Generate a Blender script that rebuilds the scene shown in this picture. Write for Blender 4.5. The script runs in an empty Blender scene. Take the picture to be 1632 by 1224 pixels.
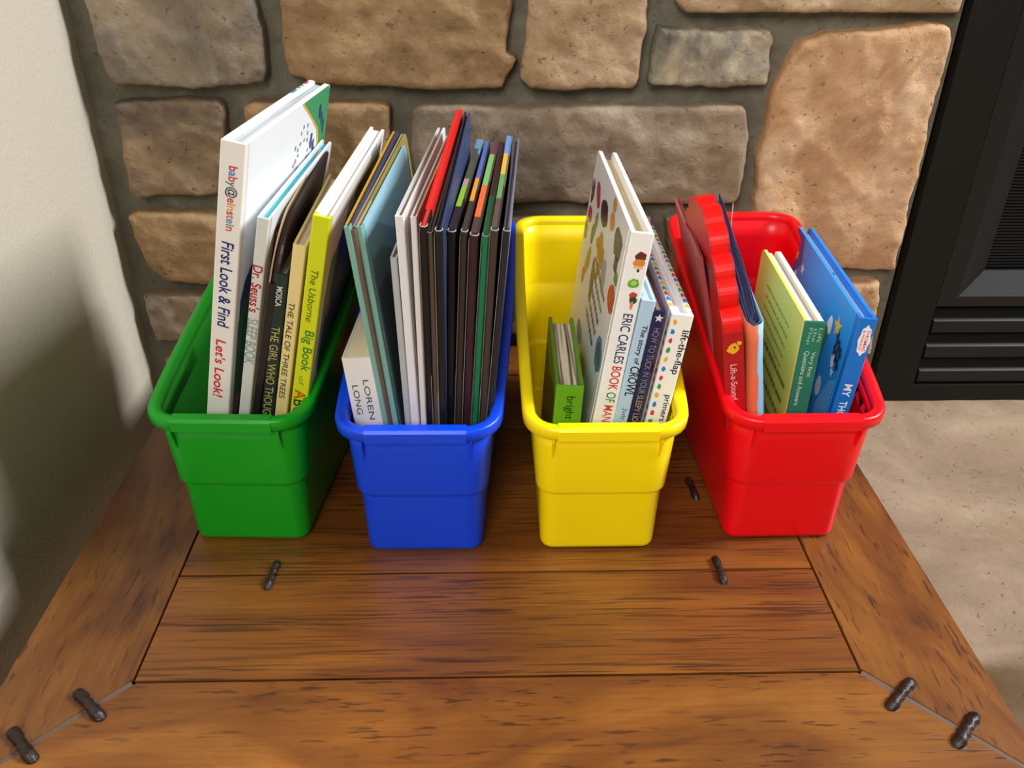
import bpy, bmesh, math, random
from mathutils import Matrix, Vector, noise

SC = bpy.context.scene
COL = SC.collection
U = 5.0/6.0          # model units -> metres
random.seed(4)

# ------------------------------------------------------------------ camera
cam_d = bpy.data.cameras.new('camera')
cam_d.sensor_width = 36.0
cam_d.lens = 1366.3715*36/1632
cam_d.clip_start = 0.01
cam = bpy.data.objects.new('camera', cam_d)
COL.objects.link(cam)
_r = Vector((0.99966475, -0.02484656, 0.00728239))
_u = Vector((0.00661575, 0.51704407, 0.85593321))
_f = Vector((0.02503232, 0.85559808, -0.51703511))
m3 = Matrix((_r, _u, -_f)).transposed()
cam.matrix_world = Matrix.Translation((0, 0, 0.6*U)) @ m3.to_4x4()
SC.camera = cam

# ------------------------------------------------------------------ light
def lin(h):
    h = h.lstrip('#')
    c = [int(h[i:i+2], 16)/255 for i in (0, 2, 4)]
    return tuple((x/12.92 if x <= .04045 else ((x+.055)/1.055)**2.4) for x in c) + (1.0,)

world = bpy.data.worlds.new('room_light')
SC.world = world
world.use_nodes = True
bg = world.node_tree.nodes['Background']
bg.inputs[0].default_value = (1.0, 0.93, 0.84, 1)
bg.inputs[1].default_value = 0.08

def area(name, loc, target, sx, sy, power, colr):
    l = bpy.data.lights.new(name, 'AREA')
    l.shape = 'RECTANGLE'; l.size = sx; l.size_y = sy
    l.energy = power; l.color = colr
    o = bpy.data.objects.new(name, l)
    COL.objects.link(o)
    o.location = loc
    d = Vector(target) - Vector(loc)
    o.rotation_euler = d.to_track_quat('-Z', 'Y').to_euler()
    return o
# tall window to the right, the window behind the photographer
area('window_light_side', (3.3, 0.62, 2.75), (-0.1, 0.70, 0.12), 0.75, 1.3, 240, (0.93, 0.97, 1.0))
area('window_light_front', (-0.75, -2.2, 2.2), (0.0, 0.75, 0.0), 1.6, 1.3, 94, (1.0, 0.97, 0.93))

vs = SC.view_settings
vs.view_transform = 'Standard'
vs.look = 'None'
vs.exposure = 0.0
vs.gamma = 1.0
vs.use_curve_mapping = False

# ------------------------------------------------------------------ materials
MATS = {}
def newmat(name):
    m = bpy.data.materials.new(name)
    m.use_nodes = True
    nt = m.node_tree
    return m, nt, nt.nodes['Principled BSDF']

def mat(colr, rough=0.5, spec=0.5, coat=0.0, metal=0.0, bump=0.0, bscale=200.0, var=0.0, vscale=12.0):
    key = (colr, rough, spec, coat, metal, bump, bscale, var, vscale)
    if key in MATS: return MATS[key]
    m, nt, b = newmat('paint_' + colr.lstrip('#'))
    b.inputs['Base Color'].default_value = lin(colr)
    b.inputs['Roughness'].default_value = rough
    b.inputs['Specular IOR Level'].default_value = spec
    b.inputs['Coat Weight'].default_value = coat
    b.inputs['Coat Roughness'].default_value = 0.12
    b.inputs['Metallic'].default_value = metal
    if bump or var:
        tc = nt.nodes.new('ShaderNodeTexCoord')
    if bump:
        n = nt.nodes.new('ShaderNodeTexNoise'); n.inputs['Scale'].default_value = bscale
        n.inputs['Detail'].default_value = 4
        bp = nt.nodes.new('ShaderNodeBump'); bp.inputs['Strength'].default_value = bump
        bp.inputs['Distance'].default_value = 0.002
        nt.links.new(tc.outputs['Object'], n.inputs['Vector'])
        nt.links.new(n.outputs['Fac'], bp.inputs['Height'])
        nt.links.new(bp.outputs['Normal'], b.inputs['Normal'])
    if var:
        n = nt.nodes.new('ShaderNodeTexNoise'); n.inputs['Scale'].default_value = vscale
        n.inputs['Detail'].default_value = 5
        r = nt.nodes.new('ShaderNodeValToRGB')
        c = lin(colr)
        r.color_ramp.elements[0].color = tuple(x*(1-var) for x in c[:3]) + (1,)
        r.color_ramp.elements[1].color = tuple(min(1, x*(1+var)) for x in c[:3]) + (1,)
        r.color_ramp.elements[0].position = .3; r.color_ramp.elements[1].position = .7
        nt.links.new(tc.outputs['Object'], n.inputs['Vector'])
        nt.links.new(n.outputs['Fac'], r.inputs['Fac'])
        nt.links.new(r.outputs['Color'], b.inputs['Base Color'])
    MATS[key] = m
    return m

def paper(colr): return mat(colr, .45, .4, .07)
def ink(colr): return mat(colr, .5, .3)

def pages_mat(c1, c2, freq=1500):
    key = ('pages', c1, c2, freq)
    if key in MATS: return MATS[key]
    m, nt, b = newmat('page_edges')
    b.inputs['Roughness'].default_value = .8
    b.inputs['Specular IOR Level'].default_value = .15
    tc = nt.nodes.new('ShaderNodeTexCoord')
    mp = nt.nodes.new('ShaderNodeMapping'); mp.inputs['Scale'].default_value = (freq, 9, 9)
    n = nt.nodes.new('ShaderNodeTexNoise'); n.inputs['Scale'].default_value = 1; n.inputs['Detail'].default_value = 2
    r = nt.nodes.new('ShaderNodeValToRGB')
    r.color_ramp.elements[0].color = lin(c1); r.color_ramp.elements[1].color = lin(c2)
    r.color_ramp.elements[0].position = .35; r.color_ramp.elements[1].position = .6
    nt.links.new(tc.outputs['Object'], mp.inputs['Vector'])
    nt.links.new(mp.outputs['Vector'], n.inputs['Vector'])
    nt.links.new(n.outputs['Fac'], r.inputs['Fac'])
    nt.links.new(r.outputs['Color'], b.inputs['Base Color'])
    MATS[key] = m
    return m

def bands(D, stops, rough=.4):
    """printed colour bands running across a cover (constant along the spine direction)"""
    key = ('bands', D, tuple(stops))
    if key in MATS: return MATS[key]
    m, nt, b = newmat('printed_bands')
    b.inputs['Roughness'].default_value = rough
    tc = nt.nodes.new('ShaderNodeTexCoord')
    s = nt.nodes.new('ShaderNodeSeparateXYZ')
    mr = nt.nodes.new('ShaderNodeMapRange'); mr.inputs['From Max'].default_value = D*U
    r = nt.nodes.new('ShaderNodeValToRGB'); cr = r.color_ramp; cr.interpolation = 'CONSTANT'
    while len(cr.elements) < len(stops): cr.elements.new(.5)
    for e, (p, c) in zip(cr.elements, stops):
        e.position = p; e.color = lin(c)
    nt.links.new(tc.outputs['Object'], s.inputs[0])
    nt.links.new(s.outputs['Y'], mr.inputs['Value'])
    nt.links.new(mr.outputs['Result'], r.inputs['Fac'])
    nt.links.new(r.outputs['Color'], b.inputs['Base Color'])
    MATS[key] = m
    return m

def plastic(colr, name):
    m, nt, b = newmat(name)
    b.inputs['Base Color'].default_value = lin(colr)
    b.inputs['Roughness'].default_value = .34
    b.inputs['Specular IOR Level'].default_value = .45
    tc = nt.nodes.new('ShaderNodeTexCoord')
    n = nt.nodes.new('ShaderNodeTexNoise'); n.inputs['Scale'].default_value = 900
    bp = nt.nodes.new('ShaderNodeBump'); bp.inputs['Strength'].default_value = .06
    bp.inputs['Distance'].default_value = .001
    nt.links.new(tc.outputs['Object'], n.inputs['Vector'])
    nt.links.new(n.outputs['Fac'], bp.inputs['Height'])
    nt.links.new(bp.outputs['Normal'], b.inputs['Normal'])
    return m

def wood(name, axis, pores, dark, mid, light):
    """stained hardwood, grain along the given axis (0 = x, 1 = y)"""
    m, nt, b = newmat(name)
    N = nt.nodes.new; L = nt.links.new
    tc = N('ShaderNodeTexCoord'); oi = N('ShaderNodeObjectInfo')
    ad = N('ShaderNodeVectorMath'); ad.operation = 'ADD'
    sc = N('ShaderNodeVectorMath'); sc.operation = 'SCALE'; sc.inputs['Scale'].default_value = 7.0
    cb = N('ShaderNodeCombineXYZ')
    for i in range(3): L(oi.outputs['Random'], cb.inputs[i])
    L(cb.outputs[0], sc.inputs[0]); L(tc.outputs['Object'], ad.inputs[0]); L(sc.outputs[0], ad.inputs[1])
    def stretched(a, c):
        mp = N('ShaderNodeMapping')
        mp.inputs['Scale'].default_value = (a, c, c) if axis == 0 else (c, a, c)
        L(ad.outputs[0], mp.inputs['Vector']); return mp
    # broad figure
    w = N('ShaderNodeTexNoise'); w.inputs['Scale'].default_value = 1; w.inputs['Detail'].default_value = 7
    w.inputs['Distortion'].default_value = .9 if pores else 1.6
    L(stretched(3.0 if pores else 5.0, 15.0 if not pores else 26.0).outputs[0], w.inputs['Vector'])
    r = N('ShaderNodeValToRGB'); cr = r.color_ramp
    cr.elements[0].position = .28; cr.elements[0].color = lin(dark)
    cr.elements[1].position = .72; cr.elements[1].color = lin(light)
    e = cr.elements.new(.5); e.color = lin(mid)
    L(w.outputs['Fac'], r.inputs['Fac'])
    # fine fibres
    f = N('ShaderNodeTexNoise'); f.inputs['Scale'].default_value = 1; f.inputs['Detail'].default_value = 4
    L(stretched(12, 420).outputs[0], f.inputs['Vector'])
    fr = N('ShaderNodeMapRange'); fr.inputs['To Min'].default_value = .72; fr.inputs['To Max'].default_value = 1.22
    L(f.outputs['Fac'], fr.inputs['Value'])
    mx = N('ShaderNodeMix'); mx.data_type = 'RGBA'; mx.blend_type = 'MULTIPLY'; mx.inputs['Factor'].default_value = 1
    L(r.outputs['Color'], mx.inputs['A']); L(fr.outputs['Result'], mx.inputs['B'])
    # pores: long dark dashes
    p = N('ShaderNodeTexNoise'); p.inputs['Scale'].default_value = 1; p.inputs['Detail'].default_value = 3
    p.inputs['Distortion'].default_value = .25
    L(stretched(15 if pores else 42, 500 if pores else 320).outputs[0], p.inputs['Vector'])
    pr = N('ShaderNodeMapRange')
    lo, hi = (.52, .585) if pores else (.585, .66)
    pr.inputs['From Min'].default_value = lo; pr.inputs['From Max'].default_value = hi
    L(p.outputs['Fac'], pr.inputs['Value'])
    # pores come in clusters
    c = N('ShaderNodeTexNoise'); c.inputs['Scale'].default_value = 1; c.inputs['Detail'].default_value = 2
    L(stretched(5, 40).outputs[0], c.inputs['Vector'])
    c2 = N('ShaderNodeMapRange'); c2.inputs['From Min'].default_value = .34; c2.inputs['From Max'].default_value = .56
    c2.inputs['To Min'].default_value = .12; c2.inputs['To Max'].default_value = .68
    L(c.outputs['Fac'], c2.inputs['Value'])
    ml = N('ShaderNodeMath'); ml.operation = 'MULTIPLY'
    L(pr.outputs['Result'], ml.inputs[0]); L(c2.outputs['Result'], ml.inputs[1])
    m2 = N('ShaderNodeMix'); m2.data_type = 'RGBA'; m2.inputs['B'].default_value = lin('#2a1408')
    L(ml.outputs[0], m2.inputs['Factor']); L(mx.outputs['Result'], m2.inputs['A'])
    # blotches of stain
    bl = N('ShaderNodeTexNoise'); bl.inputs['Scale'].default_value = 6; bl.inputs['Detail'].default_value = 3
    L(ad.outputs[0], bl.inputs['Vector'])
    br = N('ShaderNodeMapRange'); br.inputs['From Min'].default_value = .3; br.inputs['From Max'].default_value = .7
    br.inputs['To Min'].default_value = .72; br.inputs['To Max'].default_value = 1.15
    L(bl.outputs['Fac'], br.inputs['Value'])
    m3_ = N('ShaderNodeMix'); m3_.data_type = 'RGBA'; m3_.blend_type = 'MULTIPLY'; m3_.inputs['Factor'].default_value = 1
    L(m2.outputs['Result'], m3_.inputs['A']); L(br.outputs['Result'], m3_.inputs['B'])
    L(m3_.outputs['Result'], b.inputs['Base Color'])
    b.inputs['Roughness'].default_value = .42
    b.inputs['Specular IOR Level'].default_value = .4
    b.inputs['Coat Weight'].default_value = .35
    b.inputs['Coat Roughness'].default_value = .28
    bp = N('ShaderNodeBump'); bp.inputs['Strength'].default_value = .22; bp.inputs['Distance'].default_value = .001
    bp.invert = True
    L(ml.outputs[0], bp.inputs['Height']); L(bp.outputs['Normal'], b.inputs['Normal'])
    return m

def stone_mat(name, c0, c1, c2, spots='#4a4038', scale=9.0, patch=None, amt=.55, rough=1.0, ploc=(3.1, 1.7, 5.2)):
    m, nt, b = newmat(name)
    N = nt.nodes.new; L = nt.links.new
    tc = N('ShaderNodeTexCoord')
    n = N('ShaderNodeTexNoise'); n.inputs['Scale'].default_value = scale; n.inputs['Detail'].default_value = 10
    n.inputs['Roughness'].default_value = .66; n.inputs['Distortion'].default_value = .7
    L(tc.outputs['Object'], n.inputs['Vector'])
    r = N('ShaderNodeValToRGB'); cr = r.color_ramp
    cr.elements[0].position = .34; cr.elements[0].color = lin(c0)
    cr.elements[1].position = .64; cr.elements[1].color = lin(c2)
    e = cr.elements.new(.5); e.color = lin(c1)
    L(n.outputs['Fac'], r.inputs['Fac'])
    col = r.outputs['Color']
    # larger mineral patches
    pn = N('ShaderNodeTexNoise'); pn.inputs['Scale'].default_value = 6.5; pn.inputs['Detail'].default_value = 7
    pn.inputs['Roughness'].default_value = .6; pn.inputs['Distortion'].default_value = .8
    mpp = N('ShaderNodeMapping'); mpp.inputs['Location'].default_value = ploc
    L(tc.outputs['Object'], mpp.inputs['Vector']); L(mpp.outputs['Vector'], pn.inputs['Vector'])
    pr = N('ShaderNodeMapRange'); pr.inputs['From Min'].default_value = .50; pr.inputs['From Max'].default_value = .66
    pr.inputs['To Max'].default_value = amt
    L(pn.outputs['Fac'], pr.inputs['Value'])
    mp_ = N('ShaderNodeMix'); mp_.data_type = 'RGBA'; mp_.inputs['B'].default_value = lin(patch or c0)
    L(pr.outputs['Result'], mp_.inputs['Factor']); L(col, mp_.inputs['A']); col = mp_.outputs['Result']
    # pits
    s = N('ShaderNodeTexNoise'); s.inputs['Scale'].default_value = 150; s.inputs['Detail'].default_value = 3
    L(tc.outputs['Object'], s.inputs['Vector'])
    sr = N('ShaderNodeMapRange'); sr.inputs['From Min'].default_value = .65; sr.inputs['From Max'].default_value = .75
    sr.inputs['To Max'].default_value = .55
    L(s.outputs['Fac'], sr.inputs['Value'])
    mx = N('ShaderNodeMix'); mx.data_type = 'RGBA'; mx.inputs['B'].default_value = lin(spots)
    L(sr.outputs['Result'], mx.inputs['Factor']); L(col, mx.inputs['A'])
    L(mx.outputs['Result'], b.inputs['Base Color'])
    b.inputs['Roughness'].default_value = .68
    b.inputs['Specular IOR Level'].default_value = .35
    g = N('ShaderNodeTexNoise'); g.inputs['Scale'].default_value = 26; g.inputs['Detail'].default_value = 10
    g.inputs['Roughness'].default_value = .62; g.inputs['Distortion'].default_value = .1
    L(tc.outputs['Object'], g.inputs['Vector'])
    bp = N('ShaderNodeBump'); bp.inputs['Strength'].default_value = .6*rough; bp.inputs['Distance'].default_value = .009
    L(g.outputs['Fac'], bp.inputs['Height'])
    b2 = N('ShaderNodeBump'); b2.inputs['Strength'].default_value = .6; b2.inputs['Distance'].default_value = .003; b2.invert = True
    L(sr.outputs['Result'], b2.inputs['Height']); L(bp.outputs['Normal'], b2.inputs['Normal'])
    L(b2.outputs['Normal'], b.inputs['Normal'])
    return m

# ------------------------------------------------------------------ mesh helpers
def mk(name, verts, faces, mats, parent=None, midx=None, smooth=False):
    me = bpy.data.meshes.new(name)
    me.from_pydata([(x*U, y*U, z*U) for x, y, z in verts], [], faces)
    for m in (mats if isinstance(mats, (list, tuple)) else [mats]): me.materials.append(m)
    if midx: me.polygons.foreach_set('material_index', midx)
    if smooth: me.polygons.foreach_set('use_smooth', [True]*len(me.polygons))
    me.update()
    o = bpy.data.objects.new(name, me)
    COL.objects.link(o)
    if parent: o.parent = parent
    return o

def mkbm(name, bm, mats, parent=None, smooth=False):
    bmesh.ops.recalc_face_normals(bm, faces=bm.faces[:])
    bm.verts.index_update()
    v = [tuple(x.co) for x in bm.verts]
    f = [[x.index for x in p.verts] for p in bm.faces]
    mi = [p.material_index for p in bm.faces]
    bm.free()
    return mk(name, v, f, mats, parent, mi, smooth)

def prism(bm, poly, axis, a0, a1, bevel=0.0, seg=2, mi=0):
    """extrude a 2D polygon along an axis; poly holds the other two coordinates in x,y,z order"""
    def P(p, a):
        q = list(p); q.insert(axis, a); return q
    sub = bmesh.new()
    v0 = [sub.verts.new(P(p, a0)) for p in poly]
    v1 = [sub.verts.new(P(p, a1)) for p in poly]
    n = len(poly)
    sub.faces.new(v0); sub.faces.new(v1[::-1])
    for i in range(n): sub.faces.new((v0[i], v1[i], v1[(i+1) % n], v0[(i+1) % n]))
    if bevel:
        es = [e for e in sub.edges if len(e.link_faces) == 2 and e.calc_face_angle(0) > .6]
        bmesh.ops.bevel(sub, geom=es, offset=bevel, segments=seg, profile=.5, affect='EDGES', clamp_overlap=True)
    join(bm, sub, mi)

def join(bm, sub, mi=0):
    mp = {}
    for v in sub.verts: mp[v] = bm.verts.new(v.co)
    for f in sub.faces:
        try:
            nf = bm.faces.new([mp[v] for v in f.verts]); nf.material_index = mi
        except ValueError: pass
    sub.free()

def box(bm, x0, x1, y0, y1, z0, z1, bevel=0.0, seg=2, mi=0):
    prism(bm, [(x0, y0), (x1, y0), (x1, y1), (x0, y1)], 2, z0, z1, bevel, seg, mi)

def tube(bm, pts, r, n=8, mi=0):
    pts = [Vector(p) for p in pts]
    rs = r if isinstance(r, (list, tuple)) else [r]*len(pts)
    rings = []
    ref = Vector((.13, .21, .97))
    for i, p in enumerate(pts):
        t = (pts[min(i+1, len(pts)-1)] - pts[max(i-1, 0)]).normalized()
        a = t.cross(ref)
        if a.length < .05: a = t.cross(Vector((1, 0, 0)))
        a.normalize(); b = t.cross(a)
        rings.append([bm.verts.new(p + rs[i]*(math.cos(k*2*math.pi/n)*a + math.sin(k*2*math.pi/n)*b)) for k in range(n)])
    for A, B in zip(rings, rings[1:]):
        for k in range(n):
            f = bm.faces.new((A[k], A[(k+1) % n], B[(k+1) % n], B[k])); f.material_index = mi
    for R_ in (rings[0][::-1], rings[-1]):
        f = bm.faces.new(R_); f.material_index = mi

def empty(name, loc, rot=None):
    o = bpy.data.objects.new(name, None)
    COL.objects.link(o)
    o.empty_display_size = .02
    M = Matrix.Translation(Vector(loc)*U)
    if rot is not None: M = M @ rot.to_4x4()
    o.matrix_world = M
    return o

def tag(o, label=None, cat=None, group=None, kind=None):
    if label: o['label'] = label
    if cat: o['category'] = cat
    if group: o['group'] = group
    if kind: o['kind'] = kind
    return o

def rrect(x0, x1, y0, y1, r, n=5, corners=(1, 1, 1, 1)):
    """rounded rectangle, corners in order (x0y0, x1y0, x1y1, x0y1)"""
    pts = []
    for (cx, cy, a0, on, px, py) in ((x0+r, y0+r, 180, corners[0], x0, y0), (x1-r, y0+r, 270, corners[1], x1, y0),
                                     (x1-r, y1-r, 0, corners[2], x1, y1), (x0+r, y1-r, 90, corners[3], x0, y1)):
        if on:
            for k in range(n+1):
                a = math.radians(a0 + 90*k/n)
                pts.append((cx + r*math.cos(a), cy + r*math.sin(a)))
        else: pts.append((px, py))
    return pts

# ------------------------------------------------------------------ the room
M_drywall = mat('#cbc0ae', .75, .25, bump=.35, bscale=260)
bm = bmesh.new(); box(bm, -.60, -.5055, -.42, 1.30, -.60, 2.0)
tag(mkbm('wall_left', bm, M_drywall), kind='structure')
M_floor = mat('#a08a6a', .9, .1, bump=.5, bscale=400, var=.2)
bm = bmesh.new(); box(bm, -.60, 3.2, -3.2, 1.30, -.66, -.60)
tag(mkbm('floor', bm, M_floor), kind='structure')

# mortar bed of the stone wall
M_mortar = stone_mat('mortar', '#635f50', '#746f5f', '#827c6b', '#5a5548', 30, rough=.35)
bm = bmesh.new(); box(bm, -.5055, .585, 1.13, 1.30, -.60, .78)
wall = tag(mkbm('wall_back', bm, M_mortar), kind='structure')

SM = {
 'grey_tan': stone_mat('stone_grey_tan', '#6f665e', '#978773', '#b29e85', patch='#5e5d5c', amt=.8),
 'brown': stone_mat('stone_brown', '#8a6d4a', '#a98760', '#bf9f7a', patch='#8f6c44'),
 'tan': stone_mat('stone_tan', '#9c805e', '#b69875', '#c9b090', patch='#a27b52'),
 'dark': stone_mat('stone_dark', '#55554f', '#8f8574', '#c6b594', scale=7, patch='#3f4447', amt=.85, ploc=(9.3, 2.2, 4.6)),
 'orange': stone_mat('stone_orange', '#ac835c', '#c59b72', '#d6b48f', patch='#b98452', amt=.6),
 'brown_grey': stone_mat('stone_brown_grey', '#655646', '#8a735b', '#a98c6c', patch='#5e5650', amt=.7),
 'grey': stone_mat('stone_grey', '#75685a', '#978671', '#b3a28b', patch='#8b6f52', amt=.6),
}
BF={'G1':(-0.3053,0.7030,11.89,2.00,-4.82,0.0218,0.2818,0.4100),
'G2':(-0.2768,0.7030,13.09,1.00,-2.67,0.0109,0.2613,0.3451),
'G3':(-0.2676,0.7030,14.48,0.00,0.22,0.0075,0.2200,0.3008),
'G4':(-0.2542,0.7030,12.79,0.00,0.03,0.0117,0.2000,0.2925),
'G5':(-0.2405,0.7030,12.64,0.00,-0.17,0.0117,0.2000,0.3201),
'G6':(-0.2256,0.7030,12.70,-0.50,-3.46,0.0156,0.2808,0.3499),
'B1':(-0.1184,0.6820,-4.73,0.00,-2.90,0.0279,0.2000,0.2101),
'B2':(-0.0896,0.6820,-5.26,-1.00,-2.97,0.0057,0.2847,0.3385),
'B3':(-0.0816,0.6820,-5.28,0.00,-3.52,0.0064,0.2518,0.3363),
'B4':(-0.0792,0.6820,-1.10,0.00,-4.02,0.0061,0.2000,0.3079),
'B5':(-0.0740,0.6820,-0.74,-0.30,-4.60,0.0081,0.2793,0.3454),
'B6':(-0.0672,0.6820,0.23,0.00,-4.53,0.0055,0.2543,0.3443),
'B7':(-0.0617,0.6820,1.43,-5.50,-4.56,0.0058,0.2787,0.3501),
'B8':(-0.0549,0.6820,1.10,-4.80,-4.19,0.0046,0.2816,0.3427),
'B9':(-0.0504,0.6820,1.47,-5.50,-3.79,0.0058,0.2812,0.3463),
'B10':(-0.0470,0.6820,2.02,-0.30,-4.59,0.0067,0.2828,0.3323),
'B11':(-0.0408,0.6820,2.90,0.00,-4.18,0.0055,0.2800,0.3319),
'B12':(-0.0341,0.6820,3.07,-0.40,-4.30,0.0073,0.2839,0.3296),
'B13':(-0.0274,0.6820,3.71,-0.40,-3.72,0.0057,0.2833,0.3292),
'B14':(-0.0197,0.6820,3.58,-0.70,-3.90,0.0063,0.2846,0.3349),
'B15':(-0.0153,0.6820,4.62,-0.50,-3.48,0.0057,0.2828,0.3345),
'Y1':(0.0541,0.6830,2.36,0.00,-0.80,0.0263,0.1474,0.1784),
'Y2':(0.0816,0.6830,6.78,1.00,-0.30,0.0205,0.2653,0.3305),
'Y3':(0.1012,0.6830,7.11,0.00,0.15,0.0129,0.2000,0.2688),
'Y4':(0.1147,0.6830,7.04,0.00,-0.04,0.0106,0.2000,0.2585),
'Y5':(0.1313,0.6830,7.34,1.50,-1.04,0.0205,0.2537,0.2523),
'R1':(0.2679,0.7350,-14.67,2.00,-4.59,0.0057,0.1973,0.2858),
'R1b':(0.2701,0.7280,-13.57,1.00,-5.05,0.0041,0.1700,0.2797),
'R2':(0.2536,0.6970,-9.78,0.00,-0.44,0.0185,0.2000,0.2301),
'R3':(0.2730,0.6970,-8.78,0.00,-2.01,0.0165,0.2000,0.2404),
'R4':(0.2895,0.6970,0.63,2.00,-4.66,0.0189,0.1992,0.2341),
'R5':(0.3267,0.6970,3.66,2.00,-5.76,0.0171,0.2685,0.2382),
'B2b':(-0.0847,0.6820,-5.21,-1.00,-3.76,0.0040,0.2912,0.3359),}
STONES=[
('grey_tan_a',[(-0.4743,0.5016),(-0.4785,0.4618),(-0.474,0.4203),(-0.4699,0.3843),(-0.4628,0.3658),(-0.4171,0.3644),(-0.368,0.36),(-0.3251,0.3631),(-0.2782,0.3677),(-0.2732,0.3811),(-0.2707,0.4209),(-0.2758,0.4626),(-0.2771,0.5026)]),
('brown_a',[(-0.2403,0.5028),(-0.2456,0.4627),(-0.2514,0.3958),(-0.2448,0.376),(-0.2166,0.3663),(-0.1703,0.3642),(-0.1083,0.3613),(-0.0616,0.3591),(0.0167,0.3615),(0.0214,0.3743),(0.0306,0.384),(0.0352,0.3966),(0.0305,0.4017),(0.0228,0.4039),(0.0227,0.4219),(0.0279,0.4431),(0.0315,0.4639),(0.0326,0.5042)]),
('tan_a',[(0.0472,0.5043),(0.0479,0.464),(0.0456,0.422),(0.0406,0.3929),(0.0393,0.3744),(0.0528,0.3608),(0.0717,0.3609),(0.0993,0.3579),(0.1267,0.361),(0.182,0.3611),(0.1862,0.3672),(0.1881,0.4007),(0.1929,0.4332),(0.1909,0.4646),(0.188,0.505)]),
('dark_a',[(0.2064,0.4353),(0.2297,0.4319),(0.2526,0.4327),(0.2836,0.4299),(0.3139,0.4329),(0.3449,0.4308),(0.3493,0.423),(0.3505,0.3975),(0.3524,0.3713),(0.3494,0.3652),(0.2926,0.3628),(0.2528,0.3643),(0.2053,0.3649),(0.2002,0.3695),(0.2025,0.4117)]),
('tan_b',[(0.2131,0.5182),(0.2247,0.4647),(0.2308,0.4565),(0.2392,0.4495),(0.3037,0.4498),(0.3949,0.4515),(0.4717,0.4504),(0.5484,0.4507),(0.5732,0.4501),(0.5733,0.4662),(0.5654,0.5201)]),
('orange_a',[(0.3851,0.418),(0.4141,0.4282),(0.4753,0.4313),(0.5381,0.4401),(0.5635,0.438),(0.5702,0.4222),(0.5736,0.3839),(0.5697,0.3448),(0.5713,0.2953),(0.5705,0.2493),(0.5686,0.2164),(0.5732,0.1807),(0.5708,0.1364),(0.5746,0.1136),(0.5364,0.1118),(0.5041,0.1157),(0.4516,0.1102),(0.3707,0.1133),(0.3618,0.1538),(0.3585,0.1982),(0.3549,0.2754),(0.3594,0.3137),(0.3582,0.3507),(0.3647,0.3781),(0.3764,0.4012)]),
('brown_grey',[(-0.4701,0.3409),(-0.4518,0.3463),(-0.3898,0.3471),(-0.3395,0.3464),(-0.3337,0.3396),(-0.3332,0.328),(-0.3388,0.2844),(-0.3493,0.2305),(-0.3647,0.222),(-0.4139,0.2229),(-0.4634,0.2212),(-0.472,0.2306),(-0.4715,0.2763),(-0.4698,0.3083)]),
('brown_b',[(-0.3074,0.3381),(-0.2971,0.3442),(-0.219,0.3451),(-0.129,0.3437),(-0.1238,0.3399),(-0.1264,0.3006),(-0.1365,0.2345),(-0.1503,0.2157),(-0.2338,0.2123),(-0.3162,0.2159),(-0.32,0.2347)]),
('grey_a',[(-0.098,0.336),(-0.0898,0.3415),(-0.0307,0.3423),(0.0405,0.3386),(0.096,0.3417),(0.1757,0.3403),(0.3236,0.3413),(0.3321,0.3327),(0.3372,0.3049),(0.3373,0.2596),(0.3365,0.2255),(0.3299,0.2124),(0.2706,0.2098),(0.1686,0.2135),(0.0589,0.2128),(-0.0251,0.212),(-0.0918,0.2173),(-0.1012,0.2763)]),
('brown_c',[(-0.4829,0.1962),(-0.472,0.2005),(-0.4184,0.1995),(-0.3689,0.1977),(-0.2605,0.1975),(-0.2617,0.1463),(-0.2723,0.1014),(-0.3335,0.0997),(-0.3952,0.0952),(-0.4502,0.1021),(-0.4673,0.1238),(-0.4736,0.1424),(-0.4797,0.1651)]),
('grey_b',[(-0.4895,0.0763),(-0.4806,0.0811),(-0.3891,0.0797),(-0.3101,0.0804),(-0.3106,0.0508),(-0.3197,0.0104),(-0.4112,0.0037),(-0.4864,0.0062),(-0.4883,0.0317)]),
('brown_d',[(-0.4783,-0.0252),(-0.465,-0.0179),(-0.3873,-0.0163),(-0.2872,-0.0191),(-0.2968,-0.0975),(-0.3826,-0.1025),(-0.4663,-0.0961),(-0.4785,-0.0628)]),
('tan_c',[(-0.2357,0.1957),(-0.1851,0.1991),(-0.118,0.1973),(-0.1168,0.1459),(-0.1233,0.1085),(-0.1936,0.103),(-0.241,0.1089)]),
('grey_c',[(-0.0932,0.1893),(-0.0676,0.1945),(0.0339,0.1952),(0.1868,0.1967),(0.2211,0.194),(0.23,0.1449),(0.2292,0.1071),(0.1054,0.1018),(-0.0182,0.1042),(-0.0883,0.1083)]),
('grey_d',[(0.2403,0.1904),(0.2549,0.1984),(0.3143,0.2018),(0.3283,0.1992),(0.3395,0.1446),(0.3431,0.1067),(0.301,0.1011),(0.254,0.107)]),
('grey_e',[(-0.1604,0.0797),(-0.0716,0.0852),(0.042,0.0827),(0.0487,0.049),(0.0428,0.0123),(-0.0744,0.0089),(-0.1598,0.0135)]),
('brown_e',[(0.0688,0.0787),(0.1418,0.0833),(0.2316,0.0809),(0.2401,0.048),(0.2382,0.0091),(0.146,0.0065),(0.074,0.0121)]),
('grey_f',[(-0.2881,0.0803),(-0.2306,0.0839),(-0.1825,0.0798),(-0.1805,0.0502),(-0.1891,0.0116),(-0.2565,0.0089),(-0.2939,0.0143)]),
('brown_f',[(0.2589,0.0779),(0.357,0.0853),(0.4386,0.083),(0.4506,0.047),(0.4545,-0.0155),(0.3725,-0.0213),(0.274,-0.0143)]),
('orange_b',[(0.4646,0.0888),(0.5249,0.0944),(0.557,0.0962),(0.5635,0.0686),(0.5654,0.0362),(0.5692,-0.0216),(0.5257,-0.031),(0.4868,-0.0264),(0.4692,0.0264)]),
]
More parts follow.
